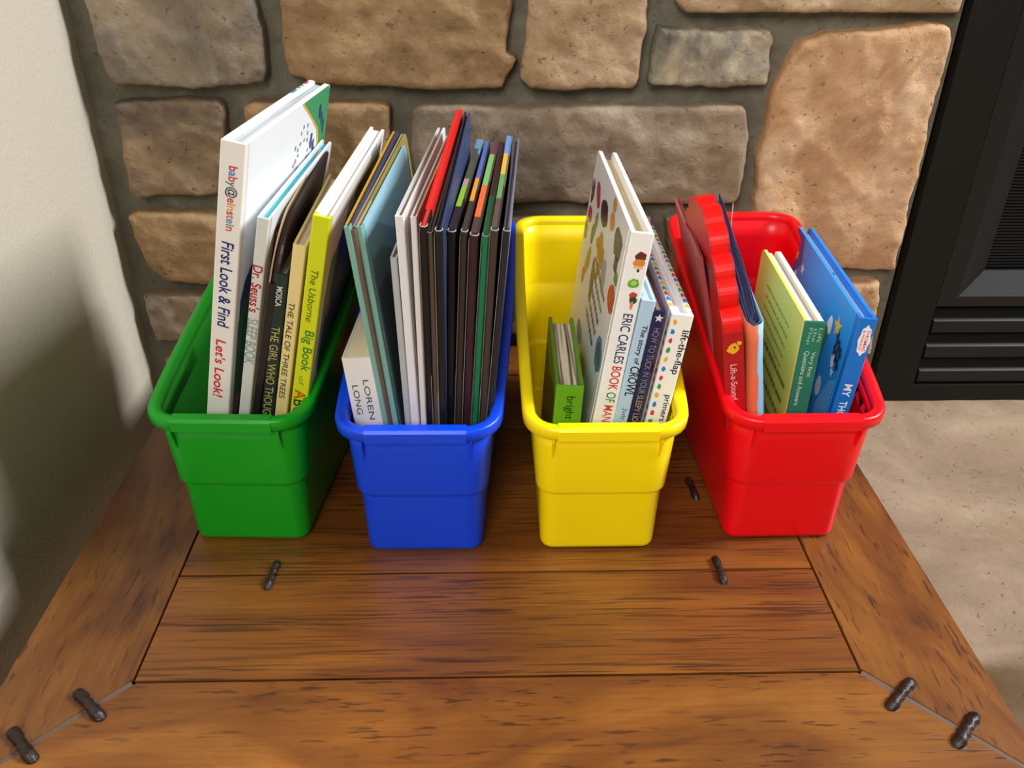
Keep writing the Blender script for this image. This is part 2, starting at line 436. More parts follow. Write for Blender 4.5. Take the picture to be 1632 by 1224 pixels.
def resample(poly, n):
    P = [Vector((p[0], p[1])) for p in poly]
    L = [(P[i]-P[(i+1) % len(P)]).length for i in range(len(P))]
    tot = sum(L); out = []; i = 0; acc = 0
    for k in range(n):
        t = tot*k/n
        while acc + L[i] < t: acc += L[i]; i += 1
        out.append(P[i].lerp(P[(i+1) % len(P)], (t-acc)/L[i]))
    return out

from mathutils.geometry import delaunay_2d_cdt
def make_stone(kind, poly, h, seed):
    n = 150
    O = resample(poly, n)
    c = sum(O, Vector((0, 0)))/n
    nv = noise.noise
    for k in range(n):
        p = O[k]
        O[k] = p + (p-c).normalized()*(.0022*nv(Vector((p.x*60, p.y*60, seed))) + .0010*nv(Vector((p.x*190, p.y*190, seed))))
    def relief(p):
        q = Vector((p.x*16, p.y*16, seed*3.1))
        a = noise.fractal(q*.8, 1.0, 2.0, 5)*.0055 + .0030*(noise.ridged_multi_fractal(q*1.3, 1.0, 2.1, 4, 1.0, 2.0)-1.0)
        d, pts = noise.voronoi(Vector((p.x*10+seed, p.y*13, seed)))
        s = pts[0]
        a += .0055*((p.x*10+seed-s.x)*nv(s*7.3) + (p.y*13-s.y)*nv(s*5.1+Vector((3, 1, 2))))
        a += .0013*noise.fractal(q*4.5, 1.0, 2.0, 3)
        return a
    ins = [(0, -.002), (0, h*.5), (.0008, h*.76), (.0024, h*.91), (.0055, h*.985), (.010, h*1.02)]
    nr = []
    for k in range(n):
        t = (O[(k+3) % n]-O[k-3]); m_ = Vector((-t.y, t.x)).normalized()
        if m_.dot(c-O[k]) < 0 and abs(m_.dot((c-O[k]).normalized())) > .2: m_ = -m_
        nr.append((m_*.6 + (c-O[k]).normalized()*.4).normalized())
    V, F = [], []
    for d, hh in ins:
        for p, m_ in zip(O, nr):
            q = p + m_*d
            r = 0 if hh < 0 else relief(q)*(.25 if hh < h*.6 else min(1, hh/h))
            V.append((q.x, 1.13-hh-r, q.y))
    R_ = len(ins)
    for j in range(R_-1):
        for i in range(n):
            F.append((j*n+i, j*n+(i+1) % n, (j+1)*n+(i+1) % n, (j+1)*n+i))
    ring = [p+m_*ins[-1][0] for p, m_ in zip(O, nr)]
    pts = list(ring); st = .0065
    x0, x1 = min(p.x for p in ring), max(p.x for p in ring); z0, z1 = min(p.y for p in ring), max(p.y for p in ring)
    def inside(q):
        r = False
        for k in range(n):
            a, b_ = ring[k-1], ring[k]
            if (a.y > q.y) != (b_.y > q.y) and q.x < (b_.x-a.x)*(q.y-a.y)/(b_.y-a.y)+a.x: r = not r
        return r
    y = z0 + st*.6; row = 0
    while y < z1:
        x = x0 + st*(.5 if row % 2 else 0)
        while x < x1:
            q = Vector((x, y))
            if inside(q) and min((q-p).length_squared for p in ring) > (st*.55)**2: pts.append(q)
            x += st
        y += st*.87; row += 1
    vo, eo, fo, *_ = delaunay_2d_cdt(pts, [(k, (k+1) % n) for k in range(n)], [], 1, 1e-6)
    base = len(V); top = (R_-1)*n
    mp = {}
    for i, q in enumerate(vo):
        j = next((k for k in ([i] if i < n else []) if (ring[k]-q).length < 1e-5), None)
        if j is not None: mp[i] = top+j
        else:
            mp[i] = len(V); V.append((q.x, 1.13-h*1.02-relief(q), q.y))
    for f in fo: F.append(tuple(mp[i] for i in f))
    o = mk('stone', V, F, SM[kind], wall, None, True)
    bm = bmesh.new(); bm.from_mesh(o.data); bmesh.ops.recalc_face_normals(bm, faces=bm.faces[:])
    bm.to_mesh(o.data); bm.free()
    return o
random.seed(11)
for i, (k, poly) in enumerate(STONES):
    kind = k if k in SM else k.rsplit('_', 1)[0]
    make_stone(kind, poly, .022 + .006*random.random(), i+1.37)
for i, (x0, x1, z0, z1, kind) in enumerate([(-.47, -.20, .52, .63, 'brown_grey'), (-.17, .20, .525, .62, 'tan'), (.225, .56, .53, .66, 'brown'),
                                            (-.48, -.08, .65, .75, 'grey'), (-.05, .20, .64, .755, 'orange'), (.225, .55, .68, .76, 'grey_tan')]):
    make_stone(kind, rrect(x0, x1, z0, z1, .02), .025, 40+i*2.3)

# ------------------------------------------------------------------ hearth
M_hearth = stone_mat('hearth_stone', '#7c6752', '#917a63', '#a28b73', '#66543f', 5, patch='#8a7059', rough=.4)
V, F = [], []
NX, NY = 90, 60
for j in range(NY+1):
    for i in range(NX+1):
        x = .445 + 1.1*i/NX; y = .612 + .518*j/NY
        if j == 0: y += .012*noise.fractal(Vector((x*9, 3.3, 1)), 1, 2, 4)
        z = -.108 + .004*noise.fractal(Vector((x*5, y*7, 2.2)), 1, 2, 5) - .012*max(0, .12-abs(noise.noise(Vector((x*3.2+1.5, y*5.2, .4)))*2.6))
        if j == 0: z -= .006
        V.append((x, y, z))
for j in range(NY):
    for i in range(NX):
        a = j*(NX+1)+i
        F.append((a, a+1, a+NX+2, a+NX+1))
for lev, dy in ((-.125, -.004), (-.16, .004), (-.21, -.003), (-.28, .004), (-.6, .0)):
    base = len(V)
    for i in range(NX+1):
        x = .445 + 1.1*i/NX
        V.append((x, .612 + dy + .016*noise.fractal(Vector((x*13, lev*13, 5)), 1, 2, 4), lev))
    prev = 0 if lev == -.125 else base-(NX+1)
    for i in range(NX): F.append((prev+i, base+i, base+i+1, prev+i+1))
bm = bmesh.new()
me_tmp = mk('hearth', V, F, M_hearth, None, None, True)
tag(me_tmp, kind='structure')
bm.free()

# ------------------------------------------------------------------ fireplace insert
M_iron = mat('#141310', .55, .25, bump=.15, bscale=700)
M_ironlit = mat('#1b1a19', .48, .32, bump=.1, bscale=700)
M_dark = mat('#0c0c0d', .5, .3)
fp = tag(empty('fireplace_insert', (.95, 1.13, -.106)), 'black metal fireplace insert with louvers set in the stone wall', 'fireplace')
def fpart(name, bm, m):
    o = mkbm(name, bm, m, fp)
    o.matrix_parent_inverse = fp.matrix_world.inverted()
    return o
bm = bmesh.new()
box(bm, .587, .6495, 1.112, 1.16, -.106, .78, .001); fpart('frame_strip', bm, M_iron)
bm = bmesh.new(); box(bm, 1.318, 1.381, 1.112, 1.16, -.106, .78, .001); fpart('frame_strip', bm, M_iron)
bm = bmesh.new(); box(bm, .6495, 1.318, 1.112, 1.16, .70, .78, .001); fpart('frame_strip', bm, M_iron)
bm = bmesh.new(); box(bm, .6495, 1.318, 1.112, 1.16, -.106, -.080, .001); fpart('frame_strip', bm, M_iron)
bm = bmesh.new(); box(bm, .6495, 1.318, 1.158, 1.17, -.106, .78); fpart('firebox_back', bm, M_dark)
# door frame with a bevelled inner edge
rings = [(.6525, 1.3155, .0535, .697, 1.155), (.6525, 1.3155, .0535, .697, 1.116), (.6805, 1.2875, .069, .68, 1.116), (.722, 1.246, .1, .65, 1.14), (.722, 1.246, .1, .65, 1.155)]
V = []
for x0, x1, z0, z1, y in rings: V += [(x0, y, z0), (x1, y, z0), (x1, y, z1), (x0, y, z1)]
F = []
for r in range(len(rings)-1):
    for i in range(4): F.append((r*4+i, r*4+(i+1) % 4, (r+1)*4+(i+1) % 4, (r+1)*4+i))
o = mk('door_frame', V, F, M_ironlit, fp); o.matrix_parent_inverse = fp.matrix_world.inverted()
# fine mesh screen: horizontal wires
bm = bmesh.new()
z = .104
while z < .648:
    box(bm, .722, 1.246, 1.1435, 1.1450, z, z+.0022); z += .0046
o = fpart('mesh_screen', bm, mat('#1a1a1c', .55, .3)); o['kind'] = 'stuff'
for k in range(3):
    zt = .0495 - .0425*k
    bm = bmesh.new()
    prism(bm, [(1.150, zt), (1.145, zt), (1.1165, zt-.021), (1.1165, zt-.0395), (1.150, zt-.0395)], 0, .656, 1.312, .0008, 1)
    fpart('louver', bm, M_ironlit)

# ------------------------------------------------------------------ table
TX0, TX1, TY0, TY1 = -.418, .4314, .394, 1.100
IX0, IX1, IY0, IY1 = -.3075, .3215, .5036, 1.0163
W_board = wood('oak_boards', 0, True, '#683614', '#7d4717', '#8c531b')
W_railx = wood('rail_wood_cross', 0, False, '#653512', '#864e18', '#a06424')
W_raily = wood('rail_wood_side', 1, False, '#4f2910', '#744216', '#8f5a20')
W_under = mat('#3c2110', .6, .3)
tb = tag(empty('coffee_table', (.0067, .747, -.60)), 'brown stained wooden table with plank top and iron staples against the stone wall', 'table')
def tpart(name, bm, m, smooth=False):
    o = mkbm(name, bm, m, tb, smooth)
    o.matrix_parent_inverse = tb.matrix_world.inverted()
    return o
g = .0012
for k in range(4):
    y0 = IY0 + (IY1-IY0)*k/4; y1 = IY0 + (IY1-IY0)*(k+1)/4
    bm = bmesh.new(); box(bm, IX0+g, IX1-g, y0+g, y1-g, -.028, 0, .0014, 2)
    tpart('board', bm, W_board)
def mitre(poly, m):
    bm = bmesh.new(); prism(bm, poly, 2, -.03, 0, .0035, 3); tpart('rail', bm, m)
e = .0034
mitre([(TX0+e, TY0), (TX1-e, TY0), (IX1-e, IY0-g), (IX0+e, IY0-g)], W_railx)
mitre([(TX0+e, TY1), (IX0+e, IY1+g), (IX1-e, IY1+g), (TX1-e, TY1)], W_railx)
mitre([(TX0, TY0+e), (IX0-g, IY0+e), (IX0-g, IY1-e), (TX0, TY1-e)], W_raily)
mitre([(TX1, TY0+e), (TX1, TY1-e), (IX1+g, IY1-e), (IX1+g, IY0+e)], W_raily)
# pale filler in the four mitre joints
M_fill = mat('#6b5648', .6, .3)
for (ax, ay, bx_, by_) in ((TX0, TY0, IX0, IY0), (TX1, TY0, IX1, IY0), (TX0, TY1, IX0, IY1), (TX1, TY1, IX1, IY1)):
    d = Vector((bx_-ax, by_-ay)); l = d.length; d.normalize(); p = Vector((-d.y, d.x))
    A = Vector((ax, ay))+d*.004; Bv = Vector((bx_, by_))-d*.001; w_ = .0050
    bm = bmesh.new()
    prism(bm, [tuple(A-p*w_), tuple(Bv-p*w_*.6), tuple(Bv+p*w_*.6), tuple(A+p*w_)], 2, -.02, -.0007)
    tpart('joint_filler', bm, M_fill)
bm = bmesh.new(); box(bm, TX0+.03, TX1-.03, TY0+.03, TY1-.03, -.05, -.0285); tpart('underboard', bm, W_under)
for (x0, x1, y0, y1) in ((TX0+.05, TX1-.05, TY0+.03, TY0+.05), (TX0+.05, TX1-.05, TY1-.05, TY1-.03),
                         (TX0+.03, TX0+.05, TY0+.03, TY1-.03), (TX1-.05, TX1-.03, TY0+.03, TY1-.03)):
    bm = bmesh.new(); box(bm, x0, x1, y0, y1, -.13, -.05, .002); tpart('apron', bm, W_raily)
for x in (TX0+.055, TX1-.055):
    for y in (TY0+.055, TY1-.055):
        bm = bmesh.new(); box(bm, x-.035, x+.035, y-.035, y+.035, -.60, -.05, .004); tpart('leg', bm, W_raily)
M_staple = mat('#3a2e2a', .42, .6, metal=.55, bump=.6, bscale=260, var=.4, vscale=90)
def staple(cx, cy, ang, L_=.042, r=.0052):
    bm = bmesh.new()
    pts, rs = [], []
    for k in range(15):
        t = k/14*2-1
        z = .0024
        if abs(t) > .8: z -= (abs(t)-.8)*.055
        x = t*L_/2
        wob = .0007*math.sin(k*2.1)
        pts.append((cx + x*math.cos(ang) - wob*math.sin(ang), cy + x*math.sin(ang) + wob*math.cos(ang), z))
        rs.append(r*(.80 + .20*math.sin(min(1, abs(t)*1.6)*math.pi/2)**2) * (1 if abs(t) < .9 else .80))
    tube(bm, pts, rs, 10)
    tpart('staple', bm, M_staple, True)
staple(-.3353, .4803, math.radians(-42)); staple(-.3730, .4430, math.radians(-44))
staple(.3468, .4781, math.radians(42)); staple(.3856, .4422, math.radians(44))
staple(-.2155, .6305, math.radians(86), .039, .0040); staple(.2266, .6302, math.radians(-88), .039, .0040)
staple(.226, .7605, math.radians(-86), .039, .0040); staple(-.2155, .7605, math.radians(86), .039, .0040)

# ------------------------------------------------------------------ book bins
def interp(x, T_):
    if x <= T_[0][0]: return T_[0][1]
    for (a, b), (c, d) in zip(T_, T_[1:]):
        if x <= c:
            t = (x-a)/(c-a); return b+(d-b)*t
    return T_[-1][1]
ZT = [(.660, .1605), (.672, .161), (.682, .163), (.692, .1665), (.705, .1705), (.730, .177), (.76, .184), (.985, .2375), (1.1, .2375)]
def A_half(z): return 1.03*A_raw(z)
def A_raw(z): return .0566+.0307*z if z < .0765 else (.0619+.0629*(z-.0765) if z < .145 else .0663+.018*(z-.145))
def Y_f(z): return .673-.0307*z if z < .0765 else .6677-.05*(z-.0765)
def Y_b(z): return .983+.03*z + (.003 if z > .0765 else 0) + (.003 if z > .152 else 0)
def loop(a, yf, yb, r, ns=16, nc=6):
    pts = []
    def side(p, q, n):
        for k in range(1, n): pts.append((p[0]+(q[0]-p[0])*k/n, p[1]+(q[1]-p[1])*k/n))
    def corner(cx, cy, a0):
        for k in range(nc+1):
            t = math.radians(a0+90*k/nc); pts.append((cx+r*math.cos(t), cy+r*math.sin(t)))
    corner(-a+r, yf+r, 180); side((-a+r, yf), (a-r, yf), 6)
    corner(a-r, yf+r, 270); side((a, yf+r), (a, yb-r), ns)
    corner(a-r, yb-r, 0); side((a-r, yb), (-a+r, yb), 6)
    corner(-a+r, yb-r, 90); side((-a, yb-r), (-a, yf+r), ns)
    return pts
def level(zs, off):
    """one ring of the tub: zs is an absolute height or ('top', dz)"""
    base = loop(A_half(.15), Y_f(.15), Y_b(.2), .02)
    out = []
    for i, (bx_, by_) in enumerate(base):
        top = interp(by_, ZT)
        z = top + zs[1] if isinstance(zs, tuple) else min(zs, top-.012)
        r = .013 + .011*min(1, z/.155)
        p = loop(A_half(z)+off, Y_f(z)-off, Y_b(z)+off, max(.003, r+off))[i]
        bulge = .0032*max(0, math.sin(math.pi*min(1, max(0, (p[1]-.665)/.33))))*min(1, z/.12)*(1 if p[0] > 0 else -1)*min(1, abs(p[0])/.05)
        out.append((p[0] + bulge + SHEAR[0]*(p[1]-.66), p[1], z))
    return out
def skin(name, rings, m, parent, cap0=False, cap1=False):
    n = len(rings[0]); V = [p for r in rings for p in r]; F = []
    for j in range(len(rings)-1):
        for i in range(n): F.append((j*n+i, j*n+(i+1) % n, (j+1)*n+(i+1) % n, (j+1)*n+i))
    if cap0: F.append(tuple(range(n))[::-1])
    if cap1: F.append(tuple((len(rings)-1)*n+i for i in range(n)))
    return mk(name, V, F, m, parent, None, True)
SHEAR = [0]
def make_bin(cx, dy, colr, label, yaw=0, shear=0):
    m = plastic(colr, 'plastic_bin'); SHEAR[0] = shear
    Ry_ = Matrix.Rotation(math.radians(yaw), 3, 'Z')
    e_ = empty('book_bin', Vector((cx, .66+dy, 0)) + Ry_ @ Vector((0, .16, 0)), Ry_); tag(e_, label, 'bin', 'plastic book bins on the table')
    out = [level(0, -.006), level(.001, -.0028), level(.003, -.0008), level(.007, 0), level(.072, 0), level(.0735, .0002),
           level(.0772, -.0002), level(.0785, 0), level(.11, 0), level(('top', -.03), 0), level(('top', -.006), 0)]
    w_ = -.0026
    inn = [level(('top', -.006), w_), level(('top', -.03), w_), level(.156, w_), level(.1525, w_), level(.148, w_), level(.11, w_), level(.0785, w_), level(.0772, w_), level(.0735, w_), level(.072, w_),
           level(.010, w_), level(.0042, w_-.003), level(.003, w_-.008)]
    skin('tub', out + inn, m, e_, True, True)
    rim = [level(('top', -.013), .0002), level(('top', -.0135), .0070), level(('top', -.0115), .0092), level(('top', -.0035), .0096),
           level(('top', -.0012), .0088), level(('top', 0), .0068), level(('top', 0), .0005), level(('top', -.0012), -.0020), level(('top', -.0045), -.0027), level(('top', -.008), -.0027)]
    skin('rim', rim, m, e_)
    # slightly proud label ledge in the middle of the front rim and two small ribs below it
    yr = Y_f(.15)
    bm = bmesh.new()
    prism(bm, [(yr-.0104, .148), (yr-.0104, .158), (yr-.0081, .1607), (yr+.001, .1613), (yr+.001, .148)], 0, -.0465, .0465, .0006, 2)
    mkbm('label_ledge', bm, m, e_)
    for s in (-1, 1):
        bm = bmesh.new()
        z0 = .121
        prism(bm, [(Y_f(.147)-.0055, .147), (Y_f(.147)+.001, .147), (Y_f(z0)+.0005, z0), (Y_f(.147)-.0055, .1425)], 0, s*.0505-.0009, s*.0505+.0009)
        mkbm('rib', bm, m, e_)
    for c_ in e_.children: c_.location = (0, -.82*U, 0)
    return e_
make_bin(-.2500, .0105, '#06a41a', 'bright green plastic book bin, at the left end beside the white wall', -2, .085)
make_bin(-.0690, -.0100, '#0346e4', 'royal blue plastic book bin packed with thin dark books', -.5, .062)
make_bin(.1085, -.0090, '#ffe200', 'yellow plastic book bin, between the blue one and the red one')
make_bin(.3015, .0040, '#f00212', 'red plastic book bin, at the right end near the black fireplace', .5, -.01)

# ------------------------------------------------------------------ lettering and printed art
TEXT_N = [0]
def text_mesh(segs, shear=0.0, bold=0.0):
    s = ''.join(t for t, c in segs)
    cu = bpy.data.curves.new('t', 'FONT'); cu.body = s; cu.shear = shear; cu.offset = min(bold, .012)
    cols = []
    for t, c in segs:
        if c not in cols: cols.append(c)
    for c in cols: cu.materials.append(ink(c))
    i = 0
    for t, c in segs:
        for ch in t:
            if i < len(cu.body_format): cu.body_format[i].material_index = cols.index(c)
            i += 1
    ob = bpy.data.objects.new('t', cu); COL.objects.link(ob)
    dg = bpy.context.evaluated_depsgraph_get(); dg.update()
    me = bpy.data.meshes.new_from_object(ob.evaluated_get(dg))
    V = [tuple(v.co) for v in me.vertices]; F = [tuple(p.vertices) for p in me.polygons]; MI = [p.material_index for p in me.polygons]
    bpy.data.objects.remove(ob); bpy.data.curves.remove(cu); bpy.data.meshes.remove(me)
    return V, F, MI, [ink(c) for c in cols]
def zc(z): return z + .0057 - .013*(z-.155)
def title(parent, lines, face='s', T=0, name='title_lettering', squash=None):
    """lines: (segments, start, end, lo, hi[, shear, bold]); on the spine the text runs from z=start down to z=end
       between x=lo and x=hi; on a cover it runs along y from start to end between z=lo and z=hi"""
    AV, AF, AM, MS = [], [], [], []
    for ln in lines:
        segs, a, b, lo, hi = ln[:5]
        if isinstance(segs, str): segs = [(segs, ln[7] if len(ln) > 7 else '#111111')]
        V, F, MI, ms = text_mesh(segs, *(ln[5:7] if len(ln) > 5 else ()))
        x0 = min(v[0] for v in V); x1 = max(v[0] for v in V); y0 = min(v[1] for v in V); y1 = max(v[1] for v in V)
        if face == 's': a, b = zc(a), zc(b)
        o = len(AV)
        for v in V:
            u = a + (b-a)*(v[0]-x0)/(x1-x0); w_ = lo + (hi-lo)*(v[1]-y0)/(y1-y0)
            if face == 's': AV.append((w_, -.0004, u))
            elif face == 'r': AV.append((T+.0004, u, w_))
            else: AV.append((-.0004, u, w_))
        AF += [tuple(i+o for i in f) for f in F]
        for i in MI: AM.append(i+len(MS))
        MS += ms
    return mk(name, AV, AF, MS, parent, AM)
def blob(cy, cz, ry, rz, n=14, jag=.12, rot=0, seed=0):
    rnd = random.Random(seed*7+int(cy*9999)+int(cz*7777)); P = []
    for k in range(n):
        t = 2*math.pi*k/n; r = 1+jag*(rnd.random()*2-1)
        a, b = ry*r*math.cos(t), rz*r*math.sin(t)
        P.append((cy + a*math.cos(rot)-b*math.sin(rot), cz + a*math.sin(rot)+b*math.cos(rot)))
    return P
def star(cy, cz, r, rot=0, n=5):
    return [(cy+(r if k % 2 == 0 else r*.42)*math.sin(rot+math.pi*k/n), cz+(r if k % 2 == 0 else r*.42)*math.cos(rot+math.pi*k/n)) for k in range(2*n)]
def art(parent, items, face, T=0, name='cover_art', raw=False):
    """flat print: (colour, polygon) on a cover ('l' or 'r') or the spine ('s'); later items lie a hair higher"""
    V, F, MI, MS, cols = [], [], [], [], []
    for j, (c, poly) in enumerate(items):
        if c not in cols: cols.append(c); MS.append(paper(c))
        e_ = .00025 + .00002*j
        o = len(V)
        cy = sum(p[0] for p in poly)/len(poly); cz = sum(p[1] for p in poly)/len(poly)
        for (a, b) in list(poly)+[(cy, cz)]:
            if face == 's' and not raw: b = zc(b)
            V.append((a, -e_, b) if face == 's' else ((T+e_, a, b) if face == 'r' else (-e_, a, b)))
        n = len(poly)
        for i in range(n):
            F.append((o+i, o+(i+1) % n, o+n)); MI.append(cols.index(c))
    return mk(name, V, F, MS, parent, MI)
def quad(y0, y1, z0, z1): return [(y0, z0), (y1, z0), (y1, z1), (y0, z1)]
def squiggles(rows, y0, y1, h, seed, slant=0):
    """illegible small print: short dashes"""
    rnd = random.Random(seed); out = []
    for z in rows:
        y = y0
        while y < y1:
            w_ = rnd.uniform(.003, .010); w_ = min(w_, y1-y)
            out.append(quad(y, y+w_, z + slant*(y-y0), z+h+slant*(y-y0))); y += w_+rnd.uniform(.0018, .004)
    return out

# ------------------------------------------------------------------ books
M_sleeve, _nt, _b = newmat('clear_sleeve')
_b.inputs['Base Color'].default_value = lin('#b8a894'); _b.inputs['Roughness'].default_value = .25; _b.inputs['Alpha'].default_value = .5
def book_rot(roll, pitch, yaw):
    r, p, y = map(math.radians, (roll, pitch, yaw))
    return Matrix.Rotation(y, 3, 'Z') @ Matrix.Rotation(-p, 3, 'X') @ Matrix.Rotation(r, 3, 'Y')
GROUPS = {'G': 'books in the green bin', 'B': 'books in the blue bin', 'Y': 'books in the yellow bin', 'R': 'books in the red bin'}
def frame(key, label, name='book', cat='book'):
    x, y, ro, pi_, ya, T, D, H = BF[key]
    e_ = empty(name, (x, y, .006), book_rot(ro, pi_, ya))
    tag(e_, label, cat, GROUPS[key[0]])
    return e_, T, D, H
def book(key, label, left, right, spine, page=('#d9d2c4', '#f4efe6'), tb=.0026, inset=.004, rc=.003, bulge=0.0, freq=1500, sq=None, worn=False, hinge=.009, tbl=None, rfront=0, right_stops=None, left_stops=None, zb=0):
    e_, T, D, H = frame(key, label)
    tb = min(tb, T*.27)
    def board(name, x0, x1, m):
        bm = bmesh.new()
        poly = rrect(hinge-.0006, D, zb, H, max(rc, .0012), 5, (0, 1, 1, 1 if rfront else 0))
        prism(bm, poly, 0, x0, x1, min(.0007, tb*.3), 2)
        return mkbm(name, bm, m, e_)
    tl = tbl*T if tbl else tb
    board('back_cover', 0, tl, bands(D, left_stops) if left_stops else (paper(left) if isinstance(left, str) else left))
    board('front_cover', T-tb, T, bands(D, right_stops) if right_stops else paper(right))
    c = min(.0016, T*.25); i_ = min(.0005, T*.06)
    n = 5
    outer = [(i_, hinge)] + [(i_ if False else c*(1-math.sin(math.pi/2*k/n)), c*(1-math.sin(math.pi/2*(1-k/n)))*1.0) for k in range(n)][::1]
    # rounded back of the spine
    pl = [(i_, hinge), (0, c*1.2)]
    for k in range(1, 5): 
        t = math.pi/2*k/4; pl.append((c-c*math.cos(t) if True else 0, c*1.2-c*1.2*math.sin(t)))
    if bulge: pl += [(T*.3, -bulge*.8), (T*.5, -bulge), (T*.7, -bulge*.8)]
    for k in range(0, 4):
        t = math.pi/2*k/4; pl.append((T-c+c*math.sin(t), c*1.2-c*1.2*math.cos(t)))
    pl += [(T, c*1.2), (T-i_, hinge), (T-tb, hinge), (T-tb, tb+.0004), (tl, tb+.0004), (tl, hinge)]
    bm = bmesh.new(); prism(bm, pl, 2, zb, H)
    mkbm('spine', bm, paper(spine), e_)
    bm = bmesh.new(); box(bm, tl+.0001, T-tb-.0001, tb+.0006, D-inset, zb+inset, H-inset)
    mkbm('page_block', bm, pages_mat(page[0], page[1], freq), e_)
    if worn:
        bm = bmesh.new()
        r = min(.0005, T*.09)
        tube(bm, [(.0002, .008, H+.0002), (0, .003, H+.0004), (T*.25, 0, H+.0006), (T*.75, 0, H+.0004), (T, .003, H+.0002), (T-.0002, .007, H)], r, 6)
        mkbm('worn_edge', bm, mat('#b5ada6', .7, .2), e_, True)
        # clear sleeve folded round the spine: its loose edge stands proud of the book
        rnd = random.Random(key); zt = .17+.05*rnd.random()
        bm = bmesh.new()
        prism(bm, [(-.0042, zb+.02), (-.0034, zt-.03), (-.0050, zt-.006), (-.0015, zt+.004), (-.0022, zt+.03), (-.0008, H-.004), (.010, H-.002), (.010, zb+.02)], 0, -.0007, -.0001)
        mkbm('plastic_sleeve', bm, M_sleeve, e_)
    return e_, T, D, H

# --- green bin
b, T, D, H = book('G1', 'tall thick white hardcover with blue and red spine lettering, leftmost in the green bin', '#f4f2ee', '#f4f6f8', '#f4efe8', ('#9aa0a4', '#c8ccce'), tb=.0052, freq=700, rc=.006)
title(b, [([('b', '#c8324a'), ('a', '#5a86c8'), ('b', '#d04a58'), ('y', '#4a9a62'), ('@', '#4a4a4a'), ('e', '#d04a3a'), ('i', '#e08a30'), ('n', '#d8b040'), ('s', '#c04a58'), ('t', '#e07a48'), ('e', '#6a9ac0'), ('i', '#58a070'), ('n', '#d04838')], .3872, .3290, .0062, .0166, 0, .012),
          ('First Look & Find', .3185, .2332, .0058, .0166, .12, .025, '#1e2c78'),
          ("Let's Look!", .2195, .1560, .0056, .0150, .12, .03, '#dc1a28')])
gr = [(.175, H-.0005), (.215, H-.022), (.245, H-.042), (D-.012, H-.10), (D-.0006, H-.125), (D-.0006, H-.006), (D-.006, H-.0005)]
art(b, [('#e8b83c', [(p[0]-.006 if i < 5 else p[0], p[1]) for i, p in enumerate(gr)]), ('#3f9a68', gr),
        ('#1d2f74', [(.010, .15), (.012, .262), (.022, .279), (.046, .292), (.1, .302), (.24, .305), (D-.01, .305), (D-.01, .15)]),
        ('#1f6a3c', [(.010, .03), (.010, .240), (.03, .262), (.06, .272), (.2, .275), (D-.01, .275), (D-.01, .03)]),
        ('#b04a6a', blob(.02, .145, .008, .012)), ('#8a6a90', blob(.03, .10, .012, .018)), ('#2c3f78', blob(.02, .065, .010, .02)), ('#17422c', blob(.06, .12, .02, .03)),
        ('#3a9a50', blob(.08, .15, .02, .02))] +
       [('#2a3a78', blob(.218+.010*i, H-.048-.011*i+.004*(i % 2), .0045, .008, 9, .35)) for i in range(5)] +
       [('#2a3a78', blob(.245+.010*i, H-.022-.010*i, .004, .008, 9, .35)) for i in range(3)], 'r', T)
tk = []
for i in range(26):
    t = i*2*math.pi/26
    tk.append((['#8a8ab0', '#c08a98', '#b8a070', '#7a9aa8'][i % 4], blob(.187+.034*math.cos(t)*(.55 + .45*(i % 3)/2), .354+.030*math.sin(t)*(.5+.5*(i % 2)), .0028, .0024, 7, .3, seed=i)))
art(b, tk, 'r', T, 'cover_art')
art(b, [('#3a86d8', quad(D-.075, D-.055, H-.012, H-.001)), ('#48a860', quad(D-.05, D-.03, H-.010, H-.002)), ('#d04868', quad(D-.025, D-.01, H-.010, H-.002))], 'l')
o = art(b, [('#3a86d8', [(.0002, D-.080), (.0028, D-.080), (.0028, D-.062), (.0002, D-.062)]), ('#48a860', [(.0004, D-.055), (.0026, D-.055), (.0026, D-.048), (.0004, D-.048)]), ('#48a860', [(.0004, D-.043), (.0026, D-.043), (.0026, D-.036), (.0004, D-.036)]), ('#d04868', [(.0004, D-.03), (.0026, D-.03), (.0026, D-.015), (.0004, D-.015)])], 's', raw=True)
o.rotation_euler = (-math.pi/2, 0, 0); o.location = (0, 0, H*U)

b, T, D, H = book('G2', 'white hardcover with red and grey-green spine lettering and teal page tops in the green bin', '#e9ecee', '#e8ecf2', '#dcdcd4', ('#2a8a9a', '#5ab4bc'), tb=.0024, freq=500)
title(b, [("Dr. Seuss's", .2970, .2495, .0006, .0098, .1, .03, '#c01c2c'), ('SLEEP BOOK', .2428, .1940, .0004, .0098, .1, .01, '#8fa59c')])
title(b, [('Dr. Seuss', .022, .165, H-.050, H-.016, .1, .03, '#b8243a')], 'r', T, 'cover_lettering')

